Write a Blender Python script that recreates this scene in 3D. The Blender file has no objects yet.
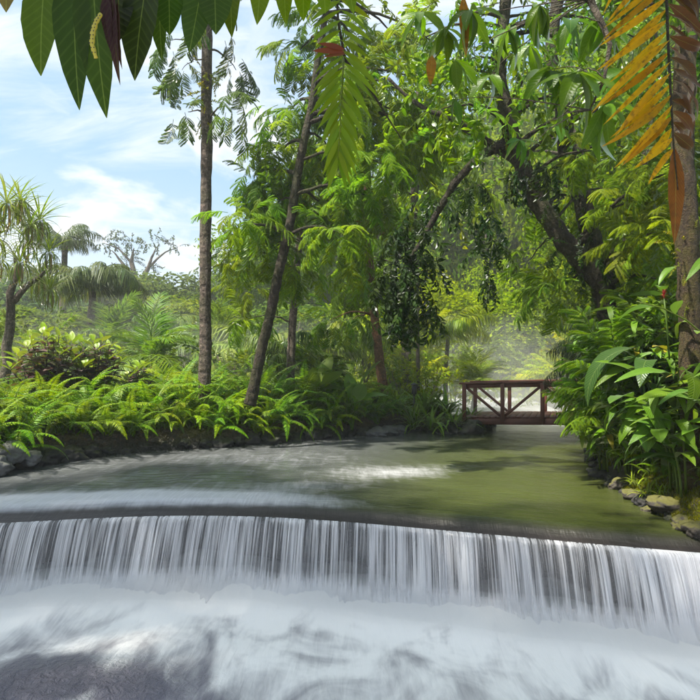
import bpy, math, random
import numpy as np
from mathutils import Vector, Matrix, noise as mnoise

R = random.Random(7)
NR = np.random.RandomState(11)
SC = bpy.context.scene
COL = SC.collection
# ------------------------------------------------------------------ camera
CAMZ, FPX, HOR = 1.6, 600.0, 366.0
cam_d = bpy.data.cameras.new('camera')
cam = bpy.data.objects.new('camera', cam_d); COL.objects.link(cam)
cam.location = (0, 0, CAMZ)
cam.rotation_euler = (math.radians(90), 0, 0)
cam_d.sensor_width = 36.0
cam_d.lens = 36.0 * FPX / 700.0
cam_d.shift_y = (HOR - 350.0) / 700.0
cam_d.clip_start, cam_d.clip_end = 0.05, 1000
SC.camera = cam
# ------------------------------------------------------------------ sky and sun
SUN_EL, SUN_AZ = math.radians(60), math.radians(-118)     # azimuth from +Y towards +X
w = bpy.data.worlds.new('World'); SC.world = w; w.use_nodes = True
nt = w.node_tree; nt.nodes.clear()
def N(nt, t, **kw):
    n = nt.nodes.new(t)
    for k, v in kw.items():
        if k == 'inp':
            for a, b in v.items(): n.inputs[a].default_value = b
        else: setattr(n, k, v)
    return n
def L(nt, a, b): nt.links.new(a, b)
def math_n(nt, op, a, b=None, c=None, clamp=False):
    n = nt.nodes.new('ShaderNodeMath'); n.operation = op; n.use_clamp = clamp
    for i, v in enumerate((a, b, c)):
        if v is None: continue
        if isinstance(v, (int, float)): n.inputs[i].default_value = v
        else: nt.links.new(v, n.inputs[i])
    return n.outputs[0]
def mix_c(nt, fac, a, b, blend='MIX'):
    n = nt.nodes.new('ShaderNodeMix'); n.data_type = 'RGBA'; n.blend_type = blend
    for i, v in ((0, fac), (6, a), (7, b)):
        if isinstance(v, (int, float)): n.inputs[i].default_value = v
        elif isinstance(v, tuple): n.inputs[i].default_value = v if len(v) == 4 else v + (1,)
        else: nt.links.new(v, n.inputs[i])
    return n.outputs[2]
def ramp(nt, fac, stops, interp='LINEAR'):
    n = nt.nodes.new('ShaderNodeValToRGB'); n.color_ramp.interpolation = interp
    els = n.color_ramp.elements
    while len(els) < len(stops): els.new(0.5)
    for e, (p, c) in zip(els, stops):
        e.position = p
        e.color = (c, c, c, 1) if isinstance(c, (int, float)) else c + (1,)
    nt.links.new(fac, n.inputs[0]); return n.outputs[0]
sky = N(nt, 'ShaderNodeTexSky', sky_type='NISHITA', sun_disc=False)
sky.sun_elevation, sky.sun_rotation = SUN_EL, SUN_AZ
sky.air_density, sky.dust_density, sky.ozone_density = 1.0, 1.6, 1.2
tc = N(nt, 'ShaderNodeTexCoord'); sp = N(nt, 'ShaderNodeSeparateXYZ'); L(nt, tc.outputs['Generated'], sp.inputs[0])
den = math_n(nt, 'ADD', math_n(nt, 'MAXIMUM', sp.outputs[2], 0.0), 0.22)
cb = N(nt, 'ShaderNodeCombineXYZ')
L(nt, math_n(nt, 'DIVIDE', sp.outputs[0], den), cb.inputs[0]); L(nt, math_n(nt, 'DIVIDE', sp.outputs[1], den), cb.inputs[1])
cl = N(nt, 'ShaderNodeTexNoise', inp={'Scale': 1.25, 'Detail': 9.0, 'Roughness': 0.58, 'Distortion': 0.5}); L(nt, cb.outputs[0], cl.inputs['Vector'])
mp = N(nt, 'ShaderNodeMapping', inp={'Rotation': (0, 0, 0.5), 'Scale': (0.55, 2.0, 1.0), 'Location': (3.1, 1.7, 0)}); L(nt, cb.outputs[0], mp.inputs[0])
cl2 = N(nt, 'ShaderNodeTexNoise', inp={'Scale': 1.6, 'Detail': 10.0, 'Roughness': 0.62, 'Distortion': 0.9}); L(nt, mp.outputs[0], cl2.inputs['Vector'])
m1 = ramp(nt, cl.outputs[0], [(0.47, 0.0), (0.66, 1.0)], 'EASE')
m2 = ramp(nt, cl2.outputs[0], [(0.40, 0.0), (0.72, 0.75)], 'EASE')
low = ramp(nt, sp.outputs[2], [(0.0, 1.0), (0.34, 0.0)], 'EASE')
msk = math_n(nt, 'MAXIMUM', math_n(nt, 'MAXIMUM', m1, m2), math_n(nt, 'MULTIPLY', low, 0.45), clamp=True)
base = mix_c(nt, 0.70, sky.outputs[0], (2.7, 4.5, 6.4))
skyc = mix_c(nt, msk, base, (7.4, 7.2, 7.0))
bg = N(nt, 'ShaderNodeBackground', inp={'Strength': 0.058}); L(nt, skyc, bg.inputs[0])
wo = N(nt, 'ShaderNodeOutputWorld'); L(nt, bg.outputs[0], wo.inputs[0])
sd = bpy.data.lights.new('sun', 'SUN'); sd.energy = 4.4; sd.angle = math.radians(2.0); sd.color = (1.0, 0.95, 0.84)
sun = bpy.data.objects.new('sun', sd); COL.objects.link(sun)
sv = Vector((math.sin(SUN_AZ) * math.cos(SUN_EL), math.cos(SUN_AZ) * math.cos(SUN_EL), math.sin(SUN_EL)))
sun.rotation_euler = (-sv).to_track_quat('-Z', 'Y').to_euler(); sun.location = (-40, -20, 60)
SC.view_settings.view_transform = 'Standard'; SC.view_settings.look = 'None'
SC.view_settings.exposure = 1.6; SC.view_settings.gamma = 1.0
cy = SC.cycles
cy.max_bounces = 6; cy.diffuse_bounces = 3; cy.glossy_bounces = 2; cy.transmission_bounces = 4
cy.transparent_max_bounces = 12; cy.volume_bounces = 1; cy.caustics_reflective = False; cy.caustics_refractive = False
cy.use_denoising = True; cy.use_adaptive_sampling = True; cy.adaptive_threshold = 0.025; cy.sample_clamp_indirect = 4.0
try: cy.denoiser = 'OPENIMAGEDENOISE'
except Exception: pass

# ------------------------------------------------------------------ helpers
def P(px, py, d):
    "a world point at distance d that a surveyor standing at the camera would note"
    return Vector(((px - 350.0) / FPX * d, d, CAMZ - (py - HOR) / FPX * d))
def mesh_np(name, V, F, mat=None, uv=None, smooth=True, attrs=None):
    me = bpy.data.meshes.new(name)
    V = np.asarray(V, dtype=np.float32)
    if isinstance(F, np.ndarray):
        k = F.shape[1]; n = F.shape[0]
        me.vertices.add(len(V)); me.vertices.foreach_set('co', V.ravel())
        me.loops.add(n * k); me.loops.foreach_set('vertex_index', F.astype(np.int32).ravel())
        me.polygons.add(n); me.polygons.foreach_set('loop_start', np.arange(0, n * k, k, dtype=np.int32))
        li = F.ravel()
    else:
        lens = np.array([len(f) for f in F], dtype=np.int32)
        li = np.array([i for f in F for i in f], dtype=np.int32)
        me.vertices.add(len(V)); me.vertices.foreach_set('co', V.ravel())
        me.loops.add(len(li)); me.loops.foreach_set('vertex_index', li)
        me.polygons.add(len(F)); me.polygons.foreach_set('loop_start', np.concatenate(([0], np.cumsum(lens)[:-1])).astype(np.int32))
    if uv is not None:
        u = me.uv_layers.new(name='UVMap'); u.data.foreach_set('uv', np.asarray(uv, dtype=np.float32)[li].ravel())
    if attrs:
        for k, a in attrs.items():
            at = me.attributes.new(k, 'FLOAT', 'POINT'); at.data.foreach_set('value', np.asarray(a, dtype=np.float32))
    me.update(calc_edges=True); me.validate()
    if smooth: me.polygons.foreach_set('use_smooth', np.ones(len(me.polygons), dtype=bool))
    if mat: me.materials.append(mat)
    return me
class MB:
    "collects verts, faces, uvs"
    def __init__(s): s.V = []; s.F = []; s.U = []; s.n = 0
    def add(s, V, F, U=None):
        V = np.asarray(V, dtype=float); s.V.append(V)
        s.F += [tuple(i + s.n for i in f) for f in F]
        s.U.append(np.zeros((len(V), 2)) if U is None else np.asarray(U, dtype=float)); s.n += len(V)
    def tube(s, pts, rad, sides=6, cap=True, rough=0.0, freq=9.0):
        pts = [Vector(p) for p in pts]; n = len(pts)
        V = []; F = []; U = []
        t0 = (pts[1] - pts[0]).normalized()
        a = t0.orthogonal().normalized()
        ln = 0
        for i in range(n):
            t = (pts[min(i + 1, n - 1)] - pts[max(i - 1, 0)]).normalized()
            a = (a - t * a.dot(t)).normalized(); b = t.cross(a)
            r = rad[i] if hasattr(rad, '__len__') else rad
            if i: ln += (pts[i] - pts[i - 1]).length
            for k in range(sides):
                an = 2 * math.pi * k / sides
                dv = a * math.cos(an) + b * math.sin(an)
                V.append(pts[i] + dv * r * (1 + (rough * (mnoise.noise((pts[i] + dv * r) * freq) + 0.6 * mnoise.noise((pts[i] + dv * r) * freq * 2.7)) if rough else 0))); U.append((k / sides, ln))
        for i in range(n - 1):
            for k in range(sides):
                k2 = (k + 1) % sides
                F.append((i * sides + k, i * sides + k2, (i + 1) * sides + k2, (i + 1) * sides + k))
        if cap:
            F.append(tuple(range(sides - 1, -1, -1))); F.append(tuple((n - 1) * sides + k for k in range(sides)))
        s.add([tuple(v) for v in V], F, U)
    def box(s, c, ax, ay, az):
        "box with centre c and half axes"
        c = Vector(c); ax = Vector(ax); ay = Vector(ay); az = Vector(az)
        V = [tuple(c + ax * i + ay * j + az * k) for i in (-1, 1) for j in (-1, 1) for k in (-1, 1)]
        s.add(V, [(0, 1, 3, 2), (4, 6, 7, 5), (0, 4, 5, 1), (2, 3, 7, 6), (0, 2, 6, 4), (1, 5, 7, 3)])
    def mesh(s, name, mat=None, smooth=True):
        return mesh_np(name, np.concatenate(s.V), s.F, mat, np.concatenate(s.U), smooth)
def obj(name, data, parent=None, loc=None, mat4=None, color=None):
    o = bpy.data.objects.new(name, data); COL.objects.link(o)
    if parent is not None: o.parent = parent
    if mat4 is not None: o.matrix_local = mat4
    elif loc is not None: o.location = loc
    if color is not None: o.color = tuple(color) + (1,) if len(color) == 3 else color
    return o
def tag(o, label, cat, group=None):
    o['label'] = label; o['category'] = cat
    if group: o['group'] = group
    return o
def struct(name, me): o = obj(name, me); o['kind'] = 'structure'; return o
def thing(name, label, cat, loc, group=None):
    o = obj(name, None, loc=loc); o.empty_display_size = 0.1
    return tag(o, label, cat, group)
def basis(d, up=Vector((0, 0, 1)), roll=0.0, loc=(0, 0, 0), s=1.0):
    "local +Y along d, local +Z near up"
    y = Vector(d).normalized(); up = Vector(up)
    x = y.cross(up)
    if x.length < 1e-3: x = y.orthogonal()
    x.normalize(); z = x.cross(y)
    m = Matrix((x, y, z)).transposed()
    if roll: m = m @ Matrix.Rotation(roll, 3, 'Y')
    sx, sy, sz = (s, s, s) if not hasattr(s, '__len__') else s
    m = m @ Matrix.Diagonal((sx, sy, sz))
    m = m.to_4x4(); m.translation = Vector(loc); return m
def jit(c, v=0.15, r=R):
    k = 1 + r.uniform(-v, v); q = r.uniform(-v, v) * 0.6
    return (max(0, c[0] * k * (1 + q)), max(0, c[1] * k), max(0, c[2] * k * (1 - q)))
def rdir(r=R):
    while True:
        v = Vector((r.uniform(-1, 1), r.uniform(-1, 1), r.uniform(-1, 1)))
        if 0.05 < v.length < 1: return v.normalized()

# ------------------------------------------------------------------ materials
def mat(name):
    m = bpy.data.materials.new(name); m.use_nodes = True; m.node_tree.nodes.clear()
    return m, m.node_tree
def leaf_mat(name, veins=0.0, gloss=0.3, rough=0.38, trans=0.42, var=0.5, vscale=22.0, brown=0.0):
    m, t = mat(name)
    oi = N(t, 'ShaderNodeObjectInfo'); ge = N(t, 'ShaderNodeNewGeometry')
    rnd = math_n(t, 'ADD', math_n(t, 'MULTIPLY', ge.outputs['Random Per Island'], 0.7), math_n(t, 'MULTIPLY', oi.outputs['Random'], 0.3))
    hs = N(t, 'ShaderNodeHueSaturation')
    L(t, oi.outputs['Color'], hs.inputs['Color'])
    L(t, math_n(t, 'MULTIPLY_ADD', rnd, -0.05, 0.524), hs.inputs['Hue'])
    L(t, math_n(t, 'MULTIPLY_ADD', ge.outputs['Random Per Island'], var, 1 - var * 0.5), hs.inputs['Value'])
    hs.inputs['Saturation'].default_value = 1.10
    c = hs.outputs[0]
    bump = None
    if veins:
        uv = N(t, 'ShaderNodeUVMap'); s = N(t, 'ShaderNodeSeparateXYZ'); L(t, uv.outputs[0], s.inputs[0])
        ac = math_n(t, 'ABSOLUTE', math_n(t, 'SUBTRACT', s.outputs[0], 0.5))
        ph = math_n(t, 'SUBTRACT', s.outputs[1], math_n(t, 'MULTIPLY', ac, 0.35))
        sn = math_n(t, 'SINE', math_n(t, 'MULTIPLY', ph, vscale * 6.28))
        rib = math_n(t, 'SUBTRACT', 1.0, math_n(t, 'MULTIPLY', ac, 45.0), clamp=True)
        vein = math_n(t, 'POWER', math_n(t, 'MULTIPLY_ADD', sn, 0.5, 0.5), 8.0)
        nz = N(t, 'ShaderNodeTexNoise', inp={'Scale': 7.0, 'Detail': 5.0, 'Roughness': 0.6}); tcn = N(t, 'ShaderNodeTexCoord'); L(t, tcn.outputs['Object'], nz.inputs[0])
        c = mix_c(t, math_n(t, 'MULTIPLY', ramp(t, nz.outputs[0], [(0.35, 1.0), (0.65, 0.0)]), 0.35), c, mix_c(t, 1.0, c, (0.45, 0.55, 0.5), 'MULTIPLY'))
        if brown:
            nb = N(t, 'ShaderNodeTexNoise', inp={'Scale': 11.0, 'Detail': 6.0, 'Roughness': 0.7}); L(t, tcn.outputs['Object'], nb.inputs[0])
            c = mix_c(t, math_n(t, 'MULTIPLY', ramp(t, nb.outputs[0], [(0.50, 0.0), (0.62, 1.0)]), brown), c, (0.10, 0.035, 0.012))
        c = mix_c(t, math_n(t, 'MULTIPLY', rib, 0.5), c, mix_c(t, 0.6, c, (0.35, 0.45, 0.12)))
        c = mix_c(t, math_n(t, 'MULTIPLY', vein, 0.14 * veins), c, (0.30, 0.42, 0.10))
        hgt = math_n(t, 'ADD', math_n(t, 'MULTIPLY', sn, 0.5), math_n(t, 'MULTIPLY', rib, -1.5))
        bn = N(t, 'ShaderNodeBump', inp={'Strength': 0.35 * veins, 'Distance': 0.006}); L(t, hgt, bn.inputs['Height']); bump = bn.outputs[0]
    df = N(t, 'ShaderNodeBsdfDiffuse'); L(t, c, df.inputs[0])
    tr = N(t, 'ShaderNodeBsdfTranslucent'); L(t, mix_c(t, 1.0, c, (1.9, 1.85, 0.75), 'MULTIPLY'), tr.inputs[0])
    mx = N(t, 'ShaderNodeMixShader', inp={0: trans}); L(t, df.outputs[0], mx.inputs[1]); L(t, tr.outputs[0], mx.inputs[2])
    out = mx.outputs[0]
    if gloss:
        gl = N(t, 'ShaderNodeBsdfGlossy', inp={'Roughness': rough, 'Color': (1, 1, 1, 1)})
        lw = N(t, 'ShaderNodeFresnel', inp={'IOR': 1.4})
        if bump: L(t, bump, gl.inputs['Normal']); L(t, bump, df.inputs['Normal'])
        m2 = N(t, 'ShaderNodeMixShader'); L(t, math_n(t, 'MULTIPLY', lw.outputs[0], gloss), m2.inputs[0])
        L(t, out, m2.inputs[1]); L(t, gl.outputs[0], m2.inputs[2]); out = m2.outputs[0]
    o = N(t, 'ShaderNodeOutputMaterial'); L(t, out, o.inputs[0])
    return m
M = {}
M['leaf'] = leaf_mat('small_leaves', gloss=0.14, rough=0.55, trans=0.5)
M['frond'] = leaf_mat('frond_leaflets', gloss=0.3, rough=0.42, trans=0.42, var=0.35)
M['far'] = leaf_mat('far_foliage', gloss=0.0, var=0.7, trans=0.35)
M['broad'] = leaf_mat('broad_leaf', veins=1.0, gloss=0.5, rough=0.36, trans=0.34, var=0.2)
M['over'] = leaf_mat('overhead_leaf', veins=0.4, gloss=0.3, rough=0.36, trans=0.5, var=0.2, vscale=12)
M['dead'] = leaf_mat('withered_leaf', veins=0.5, gloss=0.25, rough=0.5, trans=0.45, var=0.3, brown=0.75)

def bark_mat(name, c1, c2, moss=(0.06, 0.075, 0.015), moss_amt=0.5, ring=0.0, scale=1.0):
    m, t = mat(name)
    tcn = N(t, 'ShaderNodeTexCoord'); geo = N(t, 'ShaderNodeNewGeometry')
    mp = N(t, 'ShaderNodeMapping', inp={'Scale': (6 * scale, 6 * scale, 1.6 * scale)}); L(t, geo.outputs['Position'], mp.inputs[0])
    n1 = N(t, 'ShaderNodeTexNoise', inp={'Scale': 3.0, 'Detail': 8.0, 'Roughness': 0.65}); L(t, mp.outputs[0], n1.inputs[0])
    n2 = N(t, 'ShaderNodeTexNoise', inp={'Scale': 2.6 * scale, 'Detail': 6.0, 'Roughness': 0.65}); L(t, geo.outputs['Position'], n2.inputs[0])
    c = mix_c(t, ramp(t, n1.outputs[0], [(0.3, 0.0), (0.7, 1.0)]), c1, c2)
    c = mix_c(t, math_n(t, 'MULTIPLY', ramp(t, n2.outputs[0], [(0.42, 0.0), (0.6, 1.0)]), moss_amt), c, moss)
    n4 = N(t, 'ShaderNodeTexNoise', inp={'Scale': 17.0 * scale, 'Detail': 4.0, 'Roughness': 0.7}); L(t, geo.outputs['Position'], n4.inputs[0])
    c = mix_c(t, math_n(t, 'MULTIPLY', ramp(t, n4.outputs[0], [(0.54, 0.0), (0.62, 1.0)]), 0.55), c, (c2[0] * 1.9, c2[1] * 1.95, c2[2] * 1.9))
    c = mix_c(t, math_n(t, 'MULTIPLY', ramp(t, n4.outputs[0], [(0.36, 1.0), (0.46, 0.0)]), 0.7), c, (c1[0] * .3, c1[1] * .3, c1[2] * .3))
    h = math_n(t, 'ADD', n1.outputs[0], n4.outputs[0])
    if ring:
        s = N(t, 'ShaderNodeSeparateXYZ'); L(t, geo.outputs['Position'], s.inputs[0])
        rg = math_n(t, 'POWER', math_n(t, 'ABSOLUTE', math_n(t, 'SINE', math_n(t, 'ADD', math_n(t, 'MULTIPLY', s.outputs[2], ring), math_n(t, 'MULTIPLY', n2.outputs[0], 2.0)))), 12.0)
        h = math_n(t, 'SUBTRACT', h, math_n(t, 'MULTIPLY', rg, 0.4))
        c = mix_c(t, math_n(t, 'MULTIPLY', rg, 0.4), c, (c1[0] * 0.6, c1[1] * 0.6, c1[2] * 0.6))
    bp = N(t, 'ShaderNodeBump', inp={'Strength': 1.0, 'Distance': 0.07}); L(t, h, bp.inputs['Height'])
    b = N(t, 'ShaderNodeBsdfPrincipled', inp={'Roughness': 0.8}); b.inputs['Specular IOR Level'].default_value = 0.3
    L(t, c, b.inputs['Base Color']); L(t, bp.outputs[0], b.inputs['Normal'])
    o = N(t, 'ShaderNodeOutputMaterial'); L(t, b.outputs[0], o.inputs[0]); return m
M['bark'] = bark_mat('grey_brown_bark', (0.055, 0.04, 0.03), (0.16, 0.125, 0.10), moss_amt=0.35)
M['palm_bark'] = bark_mat('ringed_pale_bark', (0.05, 0.036, 0.028), (0.15, 0.11, 0.09), moss_amt=0.35, ring=9.0)
M['dark_bark'] = bark_mat('mossy_dark_bark', (0.014, 0.010, 0.008), (0.05, 0.036, 0.024), moss=(0.04, 0.045, 0.010), moss_amt=0.75)
M['red_bark'] = bark_mat('reddish_bark', (0.10, 0.05, 0.025), (0.20, 0.10, 0.05), moss_amt=0.25)
M['moss_bark'] = bark_mat('moss_covered_bark', (0.03, 0.02, 0.012), (0.08, 0.05, 0.025), moss=(0.09, 0.075, 0.012), moss_amt=0.85, scale=2.5)

def ground_mat():
    m, t = mat('soil_and_moss')
    geo = N(t, 'ShaderNodeNewGeometry'); s = N(t, 'ShaderNodeSeparateXYZ'); L(t, geo.outputs['Position'], s.inputs[0])
    n1 = N(t, 'ShaderNodeTexNoise', inp={'Scale': 1.7, 'Detail': 8.0, 'Roughness': 0.65}); L(t, geo.outputs['Position'], n1.inputs[0])
    n2 = N(t, 'ShaderNodeTexNoise', inp={'Scale': 14.0, 'Detail': 6.0, 'Roughness': 0.7}); L(t, geo.outputs['Position'], n2.inputs[0])
    n3 = N(t, 'ShaderNodeTexVoronoi', inp={'Scale': 22.0}); L(t, geo.outputs['Position'], n3.inputs[0])
    soil = mix_c(t, ramp(t, n2.outputs[0], [(0.3, 0.0), (0.7, 1.0)]), (0.018, 0.013, 0.009), (0.075, 0.048, 0.026))
    lit = mix_c(t, math_n(t, 'MULTIPLY', ramp(t, n3.outputs['Color'], [(0.55, 0.0), (0.75, 1.0)]), 0.55), soil, (0.16, 0.075, 0.03))
    mossm = math_n(t, 'MULTIPLY', ramp(t, n1.outputs[0], [(0.44, 0.0), (0.56, 1.0)]), ramp(t, n2.outputs[0], [(0.34, 0.0), (0.5, 1.0)]))
    c = mix_c(t, mossm, lit, mix_c(t, n2.outputs[0], (0.05, 0.06, 0.008), (0.22, 0.17, 0.015)))
    wet = ramp(t, math_n(t, 'MULTIPLY_ADD', s.outputs[2], 0.85, 0.0), [(0.05, 1.0), (0.5, 0.0)])  # waterline damp, carried up the bank to paint in the shade under the ferns
    c = mix_c(t, wet, c, (0.012, 0.010, 0.008))
    b = N(t, 'ShaderNodeBsdfPrincipled'); L(t, c, b.inputs['Base Color'])
    L(t, math_n(t, 'MULTIPLY_ADD', wet, -0.5, 0.9), b.inputs['Roughness'])
    bp = N(t, 'ShaderNodeBump', inp={'Strength': 0.9, 'Distance': 0.05}); L(t, math_n(t, 'ADD', n2.outputs[0], math_n(t, 'MULTIPLY', n3.outputs[0], 0.5)), bp.inputs['Height']); L(t, bp.outputs[0], b.inputs['Normal'])
    o = N(t, 'ShaderNodeOutputMaterial'); L(t, b.outputs[0], o.inputs[0]); return m
M['ground'] = ground_mat()
def rock_mat(name, c1, c2, moss, amt, wet=0.5):
    m, t = mat(name)
    geo = N(t, 'ShaderNodeNewGeometry'); s = N(t, 'ShaderNodeSeparateXYZ'); L(t, geo.outputs['Normal'], s.inputs[0])
    n1 = N(t, 'ShaderNodeTexNoise', inp={'Scale': 5.0, 'Detail': 9.0, 'Roughness': 0.65}); L(t, geo.outputs['Position'], n1.inputs[0])
    n2 = N(t, 'ShaderNodeTexNoise', inp={'Scale': 26.0, 'Detail': 5.0, 'Roughness': 0.7}); L(t, geo.outputs['Position'], n2.inputs[0])
    c = mix_c(t, ramp(t, n1.outputs[0], [(0.3, 0.0), (0.7, 1.0)]), c1, c2)
    mm = math_n(t, 'MULTIPLY', ramp(t, math_n(t, 'ADD', n1.outputs[0], math_n(t, 'MULTIPLY', s.outputs[2], 0.35)), [(0.62, 0.0), (0.78, 1.0)]), amt)
    c = mix_c(t, mm, c, mix_c(t, n2.outputs[0], (moss[0] * .4, moss[1] * .4, moss[2] * .4), moss))
    b = N(t, 'ShaderNodeBsdfPrincipled', inp={'Roughness': 0.9 - wet * 0.55}); L(t, c, b.inputs['Base Color'])
    bp = N(t, 'ShaderNodeBump', inp={'Strength': 0.8, 'Distance': 0.03}); L(t, math_n(t, 'ADD', n1.outputs[0], math_n(t, 'MULTIPLY', n2.outputs[0], 0.5)), bp.inputs['Height']); L(t, bp.outputs[0], b.inputs['Normal'])
    o = N(t, 'ShaderNodeOutputMaterial'); L(t, b.outputs[0], o.inputs[0]); return m
M['rock'] = rock_mat('wet_dark_rock', (0.010, 0.009, 0.009), (0.045, 0.040, 0.038), (0.06, 0.07, 0.015), 0.6, 0.35)
M['grey_rock'] = rock_mat('grey_lichen_rock', (0.05, 0.05, 0.052), (0.20, 0.195, 0.20), (0.08, 0.09, 0.03), 0.4, 0.2)
M['moss_rock'] = rock_mat('mossy_rock', (0.018, 0.015, 0.012), (0.07, 0.055, 0.04), (0.13, 0.125, 0.014), 0.8, 0.3)
def wood_mat(name, c1, c2):
    m, t = mat(name)
    oi = N(t, 'ShaderNodeObjectInfo'); tcn = N(t, 'ShaderNodeTexCoord')
    mp = N(t, 'ShaderNodeMapping', inp={'Scale': (2, 22, 22)}); L(t, tcn.outputs['Object'], mp.inputs[0])
    n1 = N(t, 'ShaderNodeTexNoise', inp={'Scale': 1.5, 'Detail': 7.0, 'Roughness': 0.6}); L(t, mp.outputs[0], n1.inputs[0])
    n2 = N(t, 'ShaderNodeTexNoise', inp={'Scale': 3.0, 'Detail': 4.0}); L(t, tcn.outputs['Object'], n2.inputs[0])
    c = mix_c(t, n1.outputs[0], c1, c2)
    c = mix_c(t, math_n(t, 'MULTIPLY', ramp(t, n2.outputs[0], [(0.45, 0.0), (0.65, 1.0)]), 0.4), c, (0.03, 0.02, 0.015))
    b = N(t, 'ShaderNodeBsdfPrincipled', inp={'Roughness': 0.55}); L(t, c, b.inputs['Base Color'])
    bp = N(t, 'ShaderNodeBump', inp={'Strength': 0.4, 'Distance': 0.01}); L(t, n1.outputs[0], bp.inputs['Height']); L(t, bp.outputs[0], b.inputs['Normal'])
    o = N(t, 'ShaderNodeOutputMaterial'); L(t, b.outputs[0], o.inputs[0]); return m
M['wood'] = wood_mat('red_brown_timber', (0.085, 0.027, 0.018), (0.20, 0.065, 0.042))
def plain(name, c, rough=0.6, metal=0.0):
    m, t = mat(name)
    tcn = N(t, 'ShaderNodeTexCoord'); n1 = N(t, 'ShaderNodeTexNoise', inp={'Scale': 9.0, 'Detail': 5.0}); L(t, tcn.outputs['Object'], n1.inputs[0])
    b = N(t, 'ShaderNodeBsdfPrincipled', inp={'Roughness': rough, 'Metallic': metal})
    L(t, mix_c(t, n1.outputs[0], tuple(x * 0.6 for x in c), tuple(min(1, x * 1.35) for x in c)), b.inputs['Base Color'])
    o = N(t, 'ShaderNodeOutputMaterial'); L(t, b.outputs[0], o.inputs[0]); return m
M['black'] = plain('black_metal', (0.015, 0.015, 0.016), 0.45)
M['cater'] = plain('yellow_skin', (0.36, 0.31, 0.03), 0.5)
M['red'] = plain('red_bract', (0.32, 0.025, 0.03), 0.5)
M['roof'] = plain('weathered_sheet_roof', (0.42, 0.40, 0.40), 0.5)
M['conc'] = plain('pale_stone_edge', (0.42, 0.38, 0.33), 0.8)

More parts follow.
